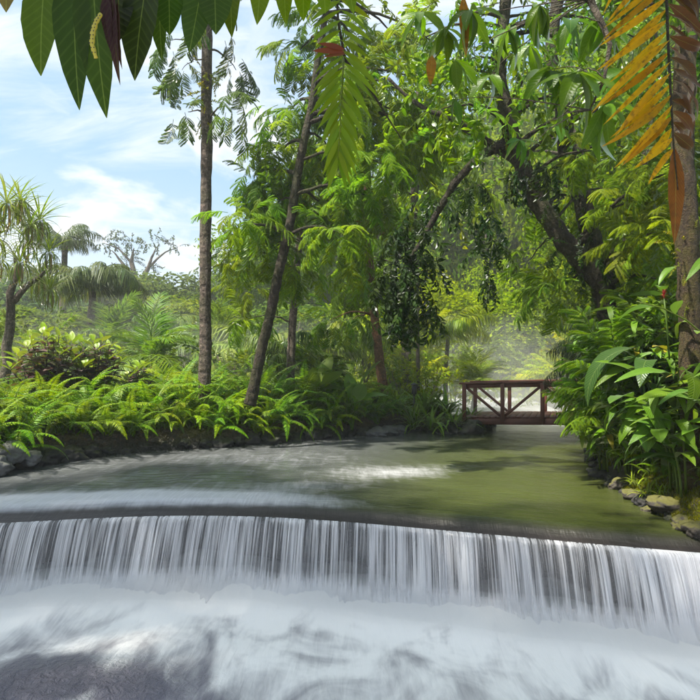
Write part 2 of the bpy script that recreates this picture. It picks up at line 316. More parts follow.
def water_mats():
    # upper river
    m, t = mat('river_water')
    uv = N(t, 'ShaderNodeUVMap')
    a = N(t, 'ShaderNodeAttribute', attribute_name='foam'); b_ = N(t, 'ShaderNodeAttribute', attribute_name='thin')
    mp = N(t, 'ShaderNodeMapping', inp={'Scale': (5.0, 1.1, 1)}); L(t, uv.outputs[0], mp.inputs[0])
    n1 = N(t, 'ShaderNodeTexNoise', inp={'Scale': 1.4, 'Detail': 5.0, 'Roughness': 0.6, 'Distortion': 0.6}); L(t, mp.outputs[0], n1.inputs[0])
    mp2 = N(t, 'ShaderNodeMapping', inp={'Scale': (46.0, 2.6, 1)}); L(t, uv.outputs[0], mp2.inputs[0])
    n2 = N(t, 'ShaderNodeTexNoise', inp={'Scale': 1.0, 'Detail': 4.0, 'Roughness': 0.6}); L(t, mp2.outputs[0], n2.inputs[0])
    mp3 = N(t, 'ShaderNodeMapping', inp={'Scale': (1.5, 5.5, 1)}); L(t, uv.outputs[0], mp3.inputs[0])
    n3 = N(t, 'ShaderNodeTexNoise', inp={'Scale': 1.6, 'Detail': 4.0, 'Roughness': 0.55, 'Distortion': 0.8}); L(t, mp3.outputs[0], n3.inputs[0])
    f = math_n(t, 'ADD', math_n(t, 'MULTIPLY', a.outputs['Fac'], 1.25), math_n(t, 'MULTIPLY', math_n(t, 'SUBTRACT', math_n(t, 'ADD', math_n(t, 'MULTIPLY', n1.outputs[0], 0.6), math_n(t, 'MULTIPLY', n3.outputs[0], 0.5)), 0.62), 0.7))
    fm = ramp(t, f, [(0.12, 0.0), (0.95, 1.0)], 'EASE')
    fm = math_n(t, 'MULTIPLY', fm, math_n(t, 'MULTIPLY_ADD', n2.outputs[0], 0.6, 0.55), clamp=True)
    deep = mix_c(t, n3.outputs[0], (0.030, 0.042, 0.009), (0.062, 0.070, 0.018))
    gy_ = N(t, 'ShaderNodeAttribute', attribute_name='grey'); deep = mix_c(t, gy_.outputs['Fac'], deep, (0.085, 0.09, 0.095))  # greyer left water paints a silvery sky sheen into the body colour
    deep = mix_c(t, b_.outputs['Fac'], deep, mix_c(t, n2.outputs[0], (0.012, 0.010, 0.010), (0.055, 0.045, 0.042)))
    body = N(t, 'ShaderNodeBsdfPrincipled', inp={'Roughness': 0.16, 'IOR': 1.33}); L(t, deep, body.inputs['Base Color'])
    L(t, math_n(t, 'MULTIPLY_ADD', b_.outputs['Fac'], 0.25, 0.16), body.inputs['Roughness'])
    bp = N(t, 'ShaderNodeBump', inp={'Strength': 0.35, 'Distance': 0.05})
    L(t, math_n(t, 'ADD', math_n(t, 'MULTIPLY', n3.outputs[0], 0.9), math_n(t, 'ADD', math_n(t, 'MULTIPLY', n1.outputs[0], 0.6), math_n(t, 'MULTIPLY', n2.outputs[0], 0.18))), bp.inputs['Height'])
    L(t, bp.outputs[0], body.inputs['Normal'])
    fo = N(t, 'ShaderNodeBsdfPrincipled', inp={'Roughness': 0.5, 'Base Color': (0.60, 0.60, 0.64, 1)}); L(t, bp.outputs[0], fo.inputs['Normal'])
    mx = N(t, 'ShaderNodeMixShader'); L(t, fm, mx.inputs[0]); L(t, body.outputs[0], mx.inputs[1]); L(t, fo.outputs[0], mx.inputs[2])
    o = N(t, 'ShaderNodeOutputMaterial'); L(t, mx.outputs[0], o.inputs[0]); M['river'] = m
    # falling curtain
    for key, dens, seed in (('fall', 0.56, 0.0), ('fall2', 0.49, 7.3)):
        m, t = mat('falling_water_' + key)
        uv = N(t, 'ShaderNodeUVMap')
        ms = N(t, 'ShaderNodeMapping', inp={'Scale': (26.0, 0.6, 1), 'Location': (seed, seed, 0)}); L(t, uv.outputs[0], ms.inputs[0])
        a1 = N(t, 'ShaderNodeTexNoise', inp={'Scale': 1.0, 'Detail': 3.0, 'Roughness': 0.6, 'Distortion': 0.15}); L(t, ms.outputs[0], a1.inputs[0])
        ms2 = N(t, 'ShaderNodeMapping', inp={'Scale': (70.0, 0.9, 1), 'Location': (seed * 2, 3, 0)}); L(t, uv.outputs[0], ms2.inputs[0])
        a2 = N(t, 'ShaderNodeTexNoise', inp={'Scale': 1.0, 'Detail': 2.0, 'Roughness': 0.6}); L(t, ms2.outputs[0], a2.inputs[0])
        ms3 = N(t, 'ShaderNodeMapping', inp={'Scale': (3.0, 0.4, 1), 'Location': (seed, 1, 0)}); L(t, uv.outputs[0], ms3.inputs[0])
        a3 = N(t, 'ShaderNodeTexNoise', inp={'Scale': 1.0, 'Detail': 2.0}); L(t, ms3.outputs[0], a3.inputs[0])
        at = N(t, 'ShaderNodeAttribute', attribute_name='foam')
        s = math_n(t, 'ADD', math_n(t, 'MULTIPLY', a1.outputs[0], 0.55), math_n(t, 'ADD', math_n(t, 'MULTIPLY', a2.outputs[0], 0.3), math_n(t, 'MULTIPLY', a3.outputs[0], 0.35)))
        s = math_n(t, 'ADD', s, math_n(t, 'MULTIPLY', at.outputs['Fac'], 0.30))
        al = ramp(t, s, [(dens + 0.03, 0.07), (dens + 0.22, 0.95)], 'EASE')
        fd = N(t, 'ShaderNodeAttribute', attribute_name='fade'); al = math_n(t, 'MULTIPLY', al, fd.outputs['Fac'])
        df = N(t, 'ShaderNodeBsdfDiffuse', inp={0: (0.90, 0.885, 0.89, 1)}); tl = N(t, 'ShaderNodeBsdfTranslucent', inp={0: (0.80, 0.79, 0.86, 1)})
        gl = N(t, 'ShaderNodeBsdfGlossy', inp={'Roughness': 0.3})
        d2 = N(t, 'ShaderNodeMixShader', inp={0: 0.3}); L(t, df.outputs[0], d2.inputs[1]); L(t, tl.outputs[0], d2.inputs[2])
        d3 = N(t, 'ShaderNodeMixShader', inp={0: 0.06}); L(t, d2.outputs[0], d3.inputs[1]); L(t, gl.outputs[0], d3.inputs[2])
        tp = N(t, 'ShaderNodeBsdfTransparent', inp={0: (0.95, 0.95, 0.96, 1)})
        mx = N(t, 'ShaderNodeMixShader'); L(t, al, mx.inputs[0]); L(t, tp.outputs[0], mx.inputs[1]); L(t, d3.outputs[0], mx.inputs[2])
        o = N(t, 'ShaderNodeOutputMaterial'); L(t, mx.outputs[0], o.inputs[0]); M[key] = m
    # lower pool
    m, t = mat('churned_pool_water')
    geo = N(t, 'ShaderNodeNewGeometry'); a = N(t, 'ShaderNodeAttribute', attribute_name='foam'); rk = N(t, 'ShaderNodeAttribute', attribute_name='thin')
    mp = N(t, 'ShaderNodeMapping', inp={'Rotation': (0, 0, 0.35), 'Scale': (1.0, 0.65, 1.0)}); L(t, geo.outputs['Position'], mp.inputs[0])
    n1 = N(t, 'ShaderNodeTexNoise', inp={'Scale': 1.5, 'Detail': 5.0, 'Roughness': 0.5, 'Distortion': 1.3}); L(t, mp.outputs[0], n1.inputs[0])
    mpb = N(t, 'ShaderNodeMapping', inp={'Rotation': (0, 0, 0.6), 'Scale': (9.0, 1.6, 1.0)}); L(t, geo.outputs['Position'], mpb.inputs[0])
    n2 = N(t, 'ShaderNodeTexNoise', inp={'Scale': 1.5, 'Detail': 5.0, 'Roughness': 0.6, 'Distortion': 0.8}); L(t, mpb.outputs[0], n2.inputs[0])
    n3 = N(t, 'ShaderNodeTexNoise', inp={'Scale': 13.0, 'Detail': 4.0, 'Roughness': 0.6, 'Distortion': 0.8}); L(t, geo.outputs['Position'], n3.inputs[0])
    f = math_n(t, 'ADD', a.outputs['Fac'], math_n(t, 'ADD', math_n(t, 'MULTIPLY', math_n(t, 'SUBTRACT', n1.outputs[0], 0.5), 2.0), math_n(t, 'MULTIPLY', math_n(t, 'SUBTRACT', n2.outputs[0], 0.5), 0.5)))
    fm = ramp(t, f, [(0.05, 0.0), (1.0, 1.0)], 'EASE')
    c = mix_c(t, fm, (0.16, 0.15, 0.18), (0.95, 0.92, 0.885))
    body = N(t, 'ShaderNodeBsdfPrincipled', inp={'IOR': 1.33}); L(t, c, body.inputs['Base Color'])
    L(t, math_n(t, 'MULTIPLY_ADD', fm, 0.4, 0.28), body.inputs['Roughness'])
    bp = N(t, 'ShaderNodeBump', inp={'Strength': 0.7, 'Distance': 0.05})
    L(t, math_n(t, 'ADD', math_n(t, 'MULTIPLY', n2.outputs[0], 0.30), math_n(t, 'MULTIPLY', n3.outputs[0], math_n(t, 'MULTIPLY', rk.outputs['Fac'], 5.0))), bp.inputs['Height']); L(t, bp.outputs[0], body.inputs['Normal'])
    o = N(t, 'ShaderNodeOutputMaterial'); L(t, body.outputs[0], o.inputs[0]); M['pool'] = m
water_mats()
def vol_mat(name, dens, col=(1, 1, 1, 1), aniso=0.3):
    m, t = mat(name)
    v = N(t, 'ShaderNodeVolumePrincipled', inp={'Color': col, 'Density': dens, 'Anisotropy': aniso})
    o = N(t, 'ShaderNodeOutputMaterial'); L(t, v.outputs[0], o.inputs['Volume']); return m

# ------------------------------------------------------------------ terrain and water
LB = np.array([(-60, -12), (3, -9.5), (6, -8.4), (7.5, -7.3), (9.0, -5.35), (10, -4.83), (11.2, -3.72), (11.9, -2.37), (12.95, -1.08), (14.0, 0.4), (14.8, 1.5), (15.3, 2.75), (17, 3.0), (20, 3.0), (26, 3.2), (40, 4.5), (60, 6)])
RB = np.array([(-60, 6), (3, 4.6), (4.6, 4.2), (5.25, 3.75), (5.6, 3.30), (5.85, 3.24), (6.9, 3.34), (8.4, 3.52), (9.6, 3.9), (10.8, 4.3), (12.5, 5.0), (14.5, 6.3), (17, 6.9), (20, 7.2), (26, 8.2), (40, 10), (60, 14)])
def seg_dist(X, Y, poly):
    D = np.full(X.shape, 1e9)
    for (y0, x0), (y1, x1) in zip(poly[:-1], poly[1:]):
        dx, dy = x1 - x0, y1 - y0
        t = np.clip(((X - x0) * dx + (Y - y0) * dy) / (dx * dx + dy * dy), 0, 1)
        D = np.minimum(D, np.hypot(X - x0 - t * dx, Y - y0 - t * dy))
    return D
CR = [(-9.5, 6.1), (-6, 6.35), (-3.85, 6.55), (-2.86, 6.84), (-1.74, 6.95), (-0.57, 6.82), (0.75, 6.38), (1.72, 6.05), (2.57, 5.74), (3.2, 5.55), (4.4, 5.2)]
CRX = np.array([c[0] for c in CR]); CRY = np.array([c[1] for c in CR])
def ycrest(x):
    x = np.asarray(x, dtype=float)
    return sum(np.interp(x + o, CRX, CRY) for o in (-.6, -.3, 0, .3, .6)) / 5
_sin = [(NR.uniform(-1, 1, 2), NR.uniform(0, 6.28)) for _ in range(60)]
def wob(X, Y, f, k0, n=7):
    s = 0
    for (d, p) in _sin[k0:k0 + n]: s = s + np.sin((X * d[0] + Y * d[1]) * f * 2 + p)
    return s / n
def ground_h(X, Y):
    X = np.asarray(X, float); Y = np.asarray(Y, float)
    xl = np.interp(Y, LB[:, 0], LB[:, 1]); xr = np.interp(Y, RB[:, 0], RB[:, 1])
    dl = seg_dist(X, Y, LB); dr = seg_dist(X, Y, RB)
    inside = (X > xl) & (X < xr)
    bed = np.where(Y < ycrest(X) - 0.02, -1.7, -0.55)
    left = 0.50 * (1 - np.exp(-dl / 0.12)) + 0.09 * np.minimum(dl, 3.5) + 0.03 * np.minimum(dl, 12) + 0.10 * wob(X, Y, 1.6, 0) * np.clip(dl, 0, 1) - 0.08
    right = 0.30 * (1 - np.exp(-dr / 0.20)) + 0.42 * np.minimum(dr, 5) ** 0.9 * 0.55 + 0.10 * wob(X, Y, 2.2, 8) * np.clip(dr, 0, 1) - 0.06
    right = right + 0.02 * np.clip(dr - 5, 0, 60)
    z = np.where(inside, bed, np.where(X <= xl, left, right))
    dd = np.minimum(dl, dr)
    z = np.where(inside, bed * np.clip(dd / 0.35, 0, 1) - 0.06, z)
    z = z + np.where(inside, 0, 0.05 * wob(X, Y, 5.0, 16) * np.clip(dd * 2, 0, 1))
    return z
def gz(x, y): return float(ground_h(np.array([x]), np.array([y]))[0])
gx = np.concatenate([-np.geomspace(12, 150, 40)[::-1], np.arange(-11.8, 11.9, 0.13), np.geomspace(12, 150, 40)])
gy = np.concatenate([-np.geomspace(3, 20, 8)[::-1], np.arange(-2.5, 18, 0.13), np.geomspace(18.2, 160, 70)])
GX, GY = np.meshgrid(gx, gy)
GZ = ground_h(GX, GY)
def grid_faces(nx, ny):
    i = np.arange(nx - 1)[None, :] + np.arange(ny - 1)[:, None] * nx
    return np.stack([i, i + 1, i + 1 + nx, i + nx], -1).reshape(-1, 4)
struct('ground', mesh_np('ground', np.stack([GX, GY, GZ], -1).reshape(-1, 3), grid_faces(len(gx), len(gy)), M['ground']))

# river surface up to the crest
rx = np.arange(-9.4, 10.5, 0.06)
rw = np.concatenate([np.linspace(0, 0.6, 22), np.linspace(0.64, 9.5, 150), np.geomspace(9.7, 50, 40)])
WX, WW = np.meshgrid(rx, rw)
WY = ycrest(WX) + WW
lipw = 0.30 + 0.20 * np.clip((-WX) / 4 + 0.2, 0, 1)
tt = np.clip(WW / lipw, 0, 1)
prof = -0.13 + 0.05 * np.clip(tt / 0.35, 0, 1) + 0.08 * (1 - (1 - np.clip((tt - 0.3) / 0.7, 0, 1)) ** 2.5)
amp = np.clip((WW - 0.1) / 0.8, 0, 1) * np.clip(1.3 - WW / 14, 0.25, 1)
WZ = prof + amp * (0.022 * wob(WX, WY, 2.3, 20) + 0.010 * wob(WX * 1.6, WY, 5.5, 28)) + 0.006 * wob(WX, WY * .2, 9.0, 36) * (tt < 1)
PXc = 350 + FPX * WX / WY; PYc = HOR + FPX * CAMZ / WY
def blob(cx, cy, sx, sy): return np.exp(-((WX - cx) / sx) ** 2 - ((WY - cy) / sy) ** 2)
left_amt = 1 / (1 + np.exp((WX + 0.3 - (WY - 7) * 0.35) * 1.6))
foam = 0.20 * left_amt + 0.85 * np.exp(-((WW - lipw * 1.2) / 0.33) ** 2) * (1 / (1 + np.exp((WX + 0.4) * 2.0)))
foam += 0.38 * blob(0.8, 9.0, 0.9, 0.6) + 0.22 * blob(2.2, 9.6, 0.9, 0.35) + 0.25 * blob(-0.6, 8.0, 1.0, 0.35) + 0.10 * blob(-1.4, 10.3, 1.4, 0.5)
foam += 0.55 * np.clip((WY - 14.6) / 2.5, 0, 1)
foam -= 0.25 * np.clip((WX - 1.4) / 1.0, 0, 1) * (WY < 9)
foam = foam * np.clip((WW - 0.10) / 0.12, 0, 1)
thin = np.exp(-(WW / (lipw * 0.62)) ** 3.0) * np.clip(1.0 - foam * 0.3, 0, 1)
struct('river', mesh_np('river', np.stack([WX, WY, WZ], -1).reshape(-1, 3), grid_faces(len(rx), len(rw)), M['river'], uv=np.stack([WX, WW], -1).reshape(-1, 2), attrs={'foam': foam.ravel(), 'thin': thin.ravel(), 'grey': (left_amt * 0.9).ravel()}))
# the stone weir behind the falling water
wx = np.arange(-9.4, 4.5, 0.08); wz = np.concatenate([[-0.17, -0.20], np.linspace(-0.26, -1.75, 20)])
SX, SZ = np.meshgrid(wx, wz)
SY = ycrest(SX) + 0.07 + 0.05 * wob(SX, SZ * 1.5, 4.0, 40) - 0.04 * wob(SX * 2, SZ * 3, 5.0, 48)
SY[0] = ycrest(SX[0]) + 0.8; SY[1] = ycrest(SX[1]) + 0.02
weir = obj('weir', mesh_np('weir', np.stack([SX, SY, SZ], -1).reshape(-1, 3), grid_faces(len(wx), len(wz)), M['rock']))
tag(weir, 'dark wet stone weir wall behind the curtain of falling water', 'weir')
# curtains of falling water
def curtain(name, off, matk, seed, fo):
    cx = np.arange(-9.3, 4.3, 0.011); ct = np.linspace(0, 1, 30)
    CX, CT = np.meshgrid(cx, ct)
    rs = np.random.RandomState(seed)
    def n1(x, f):
        t = x * f; i = np.floor(t).astype(int); fr = t - i; fr = fr * fr * (3 - 2 * fr)
        tab = rs.uniform(0, 1, 4096); return tab[i % 4096] * (1 - fr) + tab[(i + 1) % 4096] * fr
    head = n1(CX, 9.0) * 0.6 + n1(CX, 27.0) * 0.4
    z = -0.13 - 0.035 * head * (CT > 0) + (0.05 - 0.80 * CT) * (CT > 0)
    z = np.where(CT == 0, -0.125, -0.125 - 0.90 * CT ** 1.15 - 0.0 * head)
    ridge = (n1(CX, 6.0) * 0.5 + n1(CX, 16.0) * 0.35 + n1(CX, 38.0) * 0.15)
    out = off + (0.05 + 0.26 * np.sqrt(CT)) * (0.45 + 0.75 * ridge) * (0.35 + 0.65 * CT ** 0.5)
    fl = np.clip((CT - 0.72) / 0.28, 0, 1); out = out + (0.42 + 0.25 * (ridge - 0.5)) * fl ** 2; z = z + 0.10 * fl ** 2 * (1 - 0.75 * fl ** 3)
    drift = -0.10 * CT * np.clip(-CX / 3 + 0.3, -0.6, 1)
    Y = ycrest(CX) - out * (CT > 0) - off * (CT == 0)
    foam = 0.55 * np.exp(-((CT - 0.02) / 0.05) ** 2) * (head - 0.35) + 1.3 * np.clip((CT - 0.60) / 0.36, 0, 1) ** 1.4 + 0.22 * (n1(CX, 2.0) - 0.5) + fo + 0.35 * np.clip((CX - 2.3) / 0.8, 0, 1)
    me = mesh_np(name, np.stack([CX + drift, Y, z], -1).reshape(-1, 3), grid_faces(len(cx), len(ct)), M[matk], uv=np.stack([CX, CT * 0.75], -1).reshape(-1, 2), attrs={'foam': foam.ravel(), 'fade': (1 - np.clip((CT - 0.80 - 0.10 * (head - .5)) / 0.17, 0, 1) ** 1.3).ravel()})
    o = obj(name, me); return o
o = curtain('waterfall', 0.0, 'fall2', 5, 0.0); o['kind'] = 'structure'
o2 = curtain('front_curtain', 0.03, 'fall', 9, 0.02); o2.parent = o
# lower pool
qx = np.arange(-9.5, 5.0, 0.045); qw = np.concatenate([np.linspace(-0.1, 3.5, 100), np.linspace(3.55, 9, 40)])
QX, QW = np.meshgrid(qx, qw); QY = ycrest(QX) - QW
rockm = np.exp(-((QX + 2.3) / 0.72) ** 2 - ((QY - 4.75) / 0.38) ** 2)
QZ = -0.95 + 0.06 * wob(QX, QY, 1.6, 0) + 0.03 * wob(QX, QY, 3.8, 8)
QZ += 0.14 * np.exp(-(np.maximum(QW - 0.15, 0) / 0.55) ** 2) * (1 + 0.25 * wob(QX, QY * 0.3, 3.0, 16)) + 0.10 * rockm + rockm * 0.012 * wob(QX, QY, 22, 24, 12)
pf = 0.54 + 0.75 * np.exp(-(QW / 1.1) ** 2) - 0.85 * rockm
struct('lower_pool', mesh_np('lower_pool', np.stack([QX, QY, QZ], -1).reshape(-1, 3), grid_faces(len(qx), len(qw))[:, ::-1], M['pool'], attrs={'foam': pf.ravel(), 'thin': np.clip(rockm * 1.3, 0, 1).ravel()}))

# ------------------------------------------------------------------ leaf and frond library
def leaf_arr(l=1.0, w=0.3, n=6, fold=0.25, droop=0.4, wave=0.0, peak=0.42, petiole=0.0, r=None):
    V = []; U = []; F = []
    y = 0; z = 0; ang = 0.0; pts = []
    for i in range(n + 1):
        pts.append((y, z)); a = -droop * ((i + .5) / n) * 1.3
        y += l / n * math.cos(a); z += l / n * math.sin(a)
    for i in range(n + 1):
        t = i / n
        k = (math.sin(math.pi * min(1, t / (2 * peak))) if t < peak else math.cos(math.pi / 2 * (t - peak) / (1 - peak)) ** 0.85)
        k = max(k, 0.02); h = w / 2 * k
        wv = (wave * h * math.sin(t * 17 + (r.uniform(0, 6) if r else 0))) if wave else 0
        yy, zz = pts[i]
        V += [(-h, yy, zz + fold * h + wv), (0, yy, zz), (h, yy, zz + fold * h - wv)]
        U += [(0.5 - 0.5 * k, t), (0.5, t), (0.5 + 0.5 * k, t)]
    for i in range(n):
        b = i * 3; F += [(b, b + 1, b + 4, b + 3), (b + 1, b + 2, b + 5, b + 4)]
    return V, F, U
def xf(V, m): 
    A = np.asarray(V, float); m = np.array(m); return A @ m[:3, :3].T + m[:3, 3]
def leaf_mesh(name, m, **kw):
    b = MB(); b.add(*leaf_arr(**kw)); return b.mesh(name, m)
def leaflet(b, p, d, l, w, up=Vector((0, 0, 1)), bend=0.15):
    y = Vector(d).normalized(); x = y.cross(up)
    if x.length < 1e-4: x = y.orthogonal()
    x.normalize(); z = x.cross(y); p = Vector(p)
    mid = p + y * l * 0.4
    b.add([p, mid - x * w / 2 + z * w * 0.12, mid - z * w * 0.06, mid + x * w / 2 + z * w * 0.12, p + y * l - z * l * bend], [(0, 2, 1), (0, 3, 2), (1, 2, 4), (2, 3, 4)])
def frond_mesh(name, m, l=1.0, n=22, e0=60, e1=-40, ll=0.12, lw=0.02, fwd=25, hang=0.2, bare=0.12, rw=0.008, curl=0.0, shape='fern', r=R):
    b = MB(); pts = []; p = Vector((0, 0, 0)); st = 14; dirs = []
    side = r.uniform(-1, 1) * curl
    for i in range(st + 1):
        t = i / st; e = math.radians(e0 + (e1 - e0) * t ** 1.15); az = side * t
        d = Vector((math.sin(az) * math.cos(e), math.cos(az) * math.cos(e), math.sin(e)))
        pts.append(p.copy()); dirs.append(d); p = p + d * (l / st)
    b.tube(pts, [rw * (1 - 0.8 * i / st) for i in range(st + 1)], 4, cap=False)
    for i in range(n):
        t = bare + (1 - bare) * (i + 0.5) / n
        f = t * st; k = min(int(f), st - 1); q = pts[k].lerp(pts[k + 1], f - k); d = dirs[k]
        x = d.cross(Vector((0, 0, 1)));
        if x.length < 1e-3: x = Vector((1, 0, 0))
        x.normalize(); up = x.cross(d)
        u = (t - bare) / (1 - bare)
        if shape == 'fern': k2 = min(1, u * 5 + 0.35) * (1 - u) ** 0.75 + 0.06
        elif shape == 'palm': k2 = min(1, u * 4 + 0.45) * (1 - u ** 3 * 0.65)
        else: k2 = 0.6 + 0.4 * math.sin(math.pi * u)
        for s in (-1, 1):
            a = math.radians(fwd + 30 * u + r.uniform(-7, 7))
            dd = x * s * math.cos(a) + d * math.sin(a) + up * (0.25 if shape == 'palm' else 0.05) - Vector((0, 0, 1)) * hang * r.uniform(0.5, 1.5)
            leaflet(b, q, dd, ll * k2 * r.uniform(0.9, 1.1), lw * (0.6 + 0.4 * k2), up, bend=hang * 0.8 + 0.05)
    return b.mesh(name, m)
def spray_mesh(name, m, l=0.8, n=9, kind='feather', r=R, leafl=0.12, leafw=0.05, droop=0.9):
    "a leafy twig along +Y drooping"
    b = MB(); pts = []; p = Vector((0, 0, 0)); st = 8; dirs = []
    for i in range(st + 1):
        e = -droop * (i / st) ** 0.8 + 0.15; d = Vector((0.12 * math.sin(i * 0.9), math.cos(e), math.sin(e))).normalized()
        pts.append(p.copy()); dirs.append(d); p = p + d * (l / st)
    b.tube(pts, [0.008 * (1 - 0.7 * i / st) for i in range(st + 1)], 3, cap=False)
    for i in range(n):
        t = 0.12 + 0.88 * (i + 0.6) / n; f = t * st; k = min(int(f), st - 1); q = pts[k].lerp(pts[k + 1], min(1, f - k)); d = dirs[k]
        if kind == 'feather':
            s = 1 if i % 2 else -1
            x = d.cross(Vector((0, 0, 1))).normalized()
            dd = (x * s * r.uniform(0.5, 1.1) + d * r.uniform(0.4, 0.9) + Vector((0, 0, r.uniform(-0.5, 0.35)))).normalized()
            L_ = 0.30 * r.uniform(0.75, 1.2) * (l / 0.8); np_ = 13; pp = q.copy(); d2 = dd.copy()
            for j in range(np_):
                d2 = (d2 + Vector((0, 0, -0.07))).normalized(); pp = pp + d2 * L_ / np_
                xx = d2.cross(Vector((0, 0, 1)));
                if xx.length < 1e-3: xx = Vector((1, 0, 0))
                xx.normalize()
                for s2 in (-1, 1):
                    leaflet(b, pp, xx * s2 + d2 * 0.7 + Vector((0, 0, -0.12)), leafl * r.uniform(0.8, 1.15) * (0.6 + 0.5 * math.sin(math.pi * (j + 1) / np_)), leafw, bend=0.25)
        elif kind == 'hang':
            for _ in range(2):
                dd = (rdir(r) * 0.8 + Vector((0, 0, -0.9)) + d * 0.4).normalized()
                leaflet(b, q, dd, leafl * r.uniform(0.7, 1.2), leafw, rdir(r), bend=0.15)
        else:
            for _ in range(2):
                dd = (rdir(r) + d * 0.7 + Vector((0, 0, -0.25))).normalized()
                up = (Vector((0, 0, 1)) + rdir(r) * 0.5)
                V, F, U = leaf_arr(l=leafl * r.uniform(0.7, 1.2), w=leafw * r.uniform(0.8, 1.1), n=3, fold=0.3, droop=0.5)
                b.add(xf(V, basis(dd, up, 0, q)), F, U)
    return b.mesh(name, m)
LIB = {}
LIB['fern'] = [frond_mesh('fern_frond', M['frond'], l=1.0, n=34, e0=e0, e1=e1, ll=0.155, lw=0.026, fwd=12, hang=0.15, curl=0.5) for e0, e1 in ((75, -25), (68, -45), (60, -60), (50, -50), (78, 5), (40, -70))]
LIB['palm'] = [frond_mesh('palm_frond', M['frond'], l=1.0, n=40, e0=e0, e1=e1, ll=0.34, lw=0.022, fwd=30, hang=0.25, shape='palm', rw=0.011, curl=0.3) for e0, e1 in ((75, -20), (60, -45), (82, 30), (40, -70))]
LIB['droop'] = [frond_mesh('drooping_palm_frond', M['frond'], l=1.0, n=40, e0=e0, e1=e1, ll=0.36, lw=0.024, fwd=30, hang=0.75, shape='palm', rw=0.011, curl=0.3) for e0, e1 in ((60, -50), (45, -75), (75, -30))]
LIB['feather'] = [spray_mesh('feathery_twig', M['leaf'], 0.72, 15, 'feather', leafl=0.068, leafw=0.025, droop=0.6) for _ in range(5)]
LIB['broad'] = [spray_mesh('leafy_twig', M['leaf'], 0.7, 9, 'broad', leafl=0.15, leafw=0.06, droop=0.7) for _ in range(5)]
LIB['hang'] = [spray_mesh('hanging_leafy_twig', M['leaf'], 0.8, 16, 'hang', leafl=0.20, leafw=0.04, droop=1.4) for _ in range(4)]
LIB['dark'] = [spray_mesh('dense_drooping_twig', M['leaf'], 0.7, 13, 'broad', leafl=0.15, leafw=0.055, droop=0.8) for _ in range(4)]
LIB['small'] = [spray_mesh('small_leafed_twig', M['leaf'], 0.6, 14, 'broad', leafl=0.085, leafw=0.04, droop=0.6) for _ in range(4)]
LIB['ginger'] = [leaf_mesh('ginger_leaf', M['broad'], l=1, w=w, n=10, fold=f, droop=d, wave=0.10, peak=0.45, r=R) for w, f, d in ((0.22, 0.25, 0.7), (0.19, 0.35, 1.1), (0.26, 0.2, 0.4), (0.20, 0.3, 1.5))]
LIB['strap'] = [leaf_mesh('strap_leaf', M['broad'], l=1, w=w, n=8, fold=0.4, droop=d, peak=0.3) for w, d in ((0.075, 0.5), (0.07, 1.2), (0.085, 1.8))]
LIB['over'] = [leaf_mesh('hanging_leaf', M['over'], l=1, w=w, n=10, fold=f, droop=d, wave=0.06, peak=0.42, r=R) for w, f, d in ((0.44, 0.3, 0.5), (0.38, 0.4, 0.8), (0.34, 0.25, 0.3))]
LIB['croton'] = [leaf_mesh('croton_leaf', M['broad'], l=1, w=w, n=5, fold=0.3, droop=d, wave=0.2, r=R) for w, d in ((0.42, 0.5), (0.36, 0.2))]

def crown_mesh(name, n, rx, ry, rz, ls, seed, lobes=9, flat=False):
    rs = np.random.RandomState(seed)
    C = rs.normal(0, 1, (lobes, 3)); C /= np.linalg.norm(C, axis=1)[:, None]; C *= rs.uniform(0.35, 0.8, (lobes, 1)); C *= (rx, ry, rz)
    rad = rs.uniform(0.30, 0.52, lobes) * min(rx, rz) * 1.1
    k = rs.randint(0, lobes, n)
    d = rs.normal(0, 1, (n, 3)); d /= np.linalg.norm(d, axis=1)[:, None]
    rr = rs.uniform(0.55, 1.08, n) ** 0.7
    c = C[k] + d * (rad[k] * rr)[:, None] * np.array([1.15, 1.15, 0.8])
    nrm = d + rs.normal(0, 0.6, (n, 3)) + np.array([0, 0, 0.5]); nrm /= np.linalg.norm(nrm, axis=1)[:, None]
    a = np.cross(nrm, rs.normal(0, 1, (n, 3))); a /= np.linalg.norm(a, axis=1)[:, None]; b = np.cross(nrm, a)
    s = ls * rs.uniform(0.6, 1.3, n)[:, None]
    V = np.stack([c - a * s, c + b * s * 0.42 - nrm * s * .1, c + a * s - nrm * s * 0.25, c - b * s * 0.42 - nrm * s * .1], 1).reshape(-1, 3)
    F = np.arange(4 * n).reshape(-1, 4)
    return mesh_np(name, V, F, M['far'], smooth=False)
LIB['far'] = [crown_mesh('far_crown', 5200, 4.5, 4.5, 4.2, 0.26, 100 + i, lobes=11) for i in range(5)]
LIB['mid'] = [crown_mesh('mid_crown', 9000, 4.0, 4.0, 4.5, 0.16, 200 + i, lobes=12) for i in range(4)]

# ------------------------------------------------------------------ plants
GREEN = (0.12, 0.19, 0.018); LIME = (0.20, 0.27, 0.018); DEEP = (0.035, 0.075, 0.014); OLIVE = (0.10, 0.13, 0.03)
def fern(x, y, size, n, label, group, col=GREEN, z=None, lib='fern', name='fern', cat='fern', lean=None, tilt=0.0, up=0.12):
    z = gz(x, y) if z is None else z
    root = thing(name, label, cat, (x, y, z), group)
    a0 = R.uniform(0, 6.28)
    for i in range(n):
        az = a0 + i * 2.399 + R.uniform(-0.25, 0.25)
        m = Matrix.Rotation(az, 4, 'Z') @ Matrix.Rotation(R.uniform(-0.25, 0.2) + tilt, 4, 'X') @ Matrix.Rotation(R.uniform(-0.3, 0.3), 4, 'Y')
        s = size * R.uniform(0.7, 1.1)
        m = m @ Matrix.Scale(s, 4); m.translation = Vector((R.uniform(-.06, .06), R.uniform(-.06, .06), R.uniform(0, up)))
        obj('frond', R.choice(LIB[lib]), root, mat4=m, color=jit(col, 0.25))
    return root
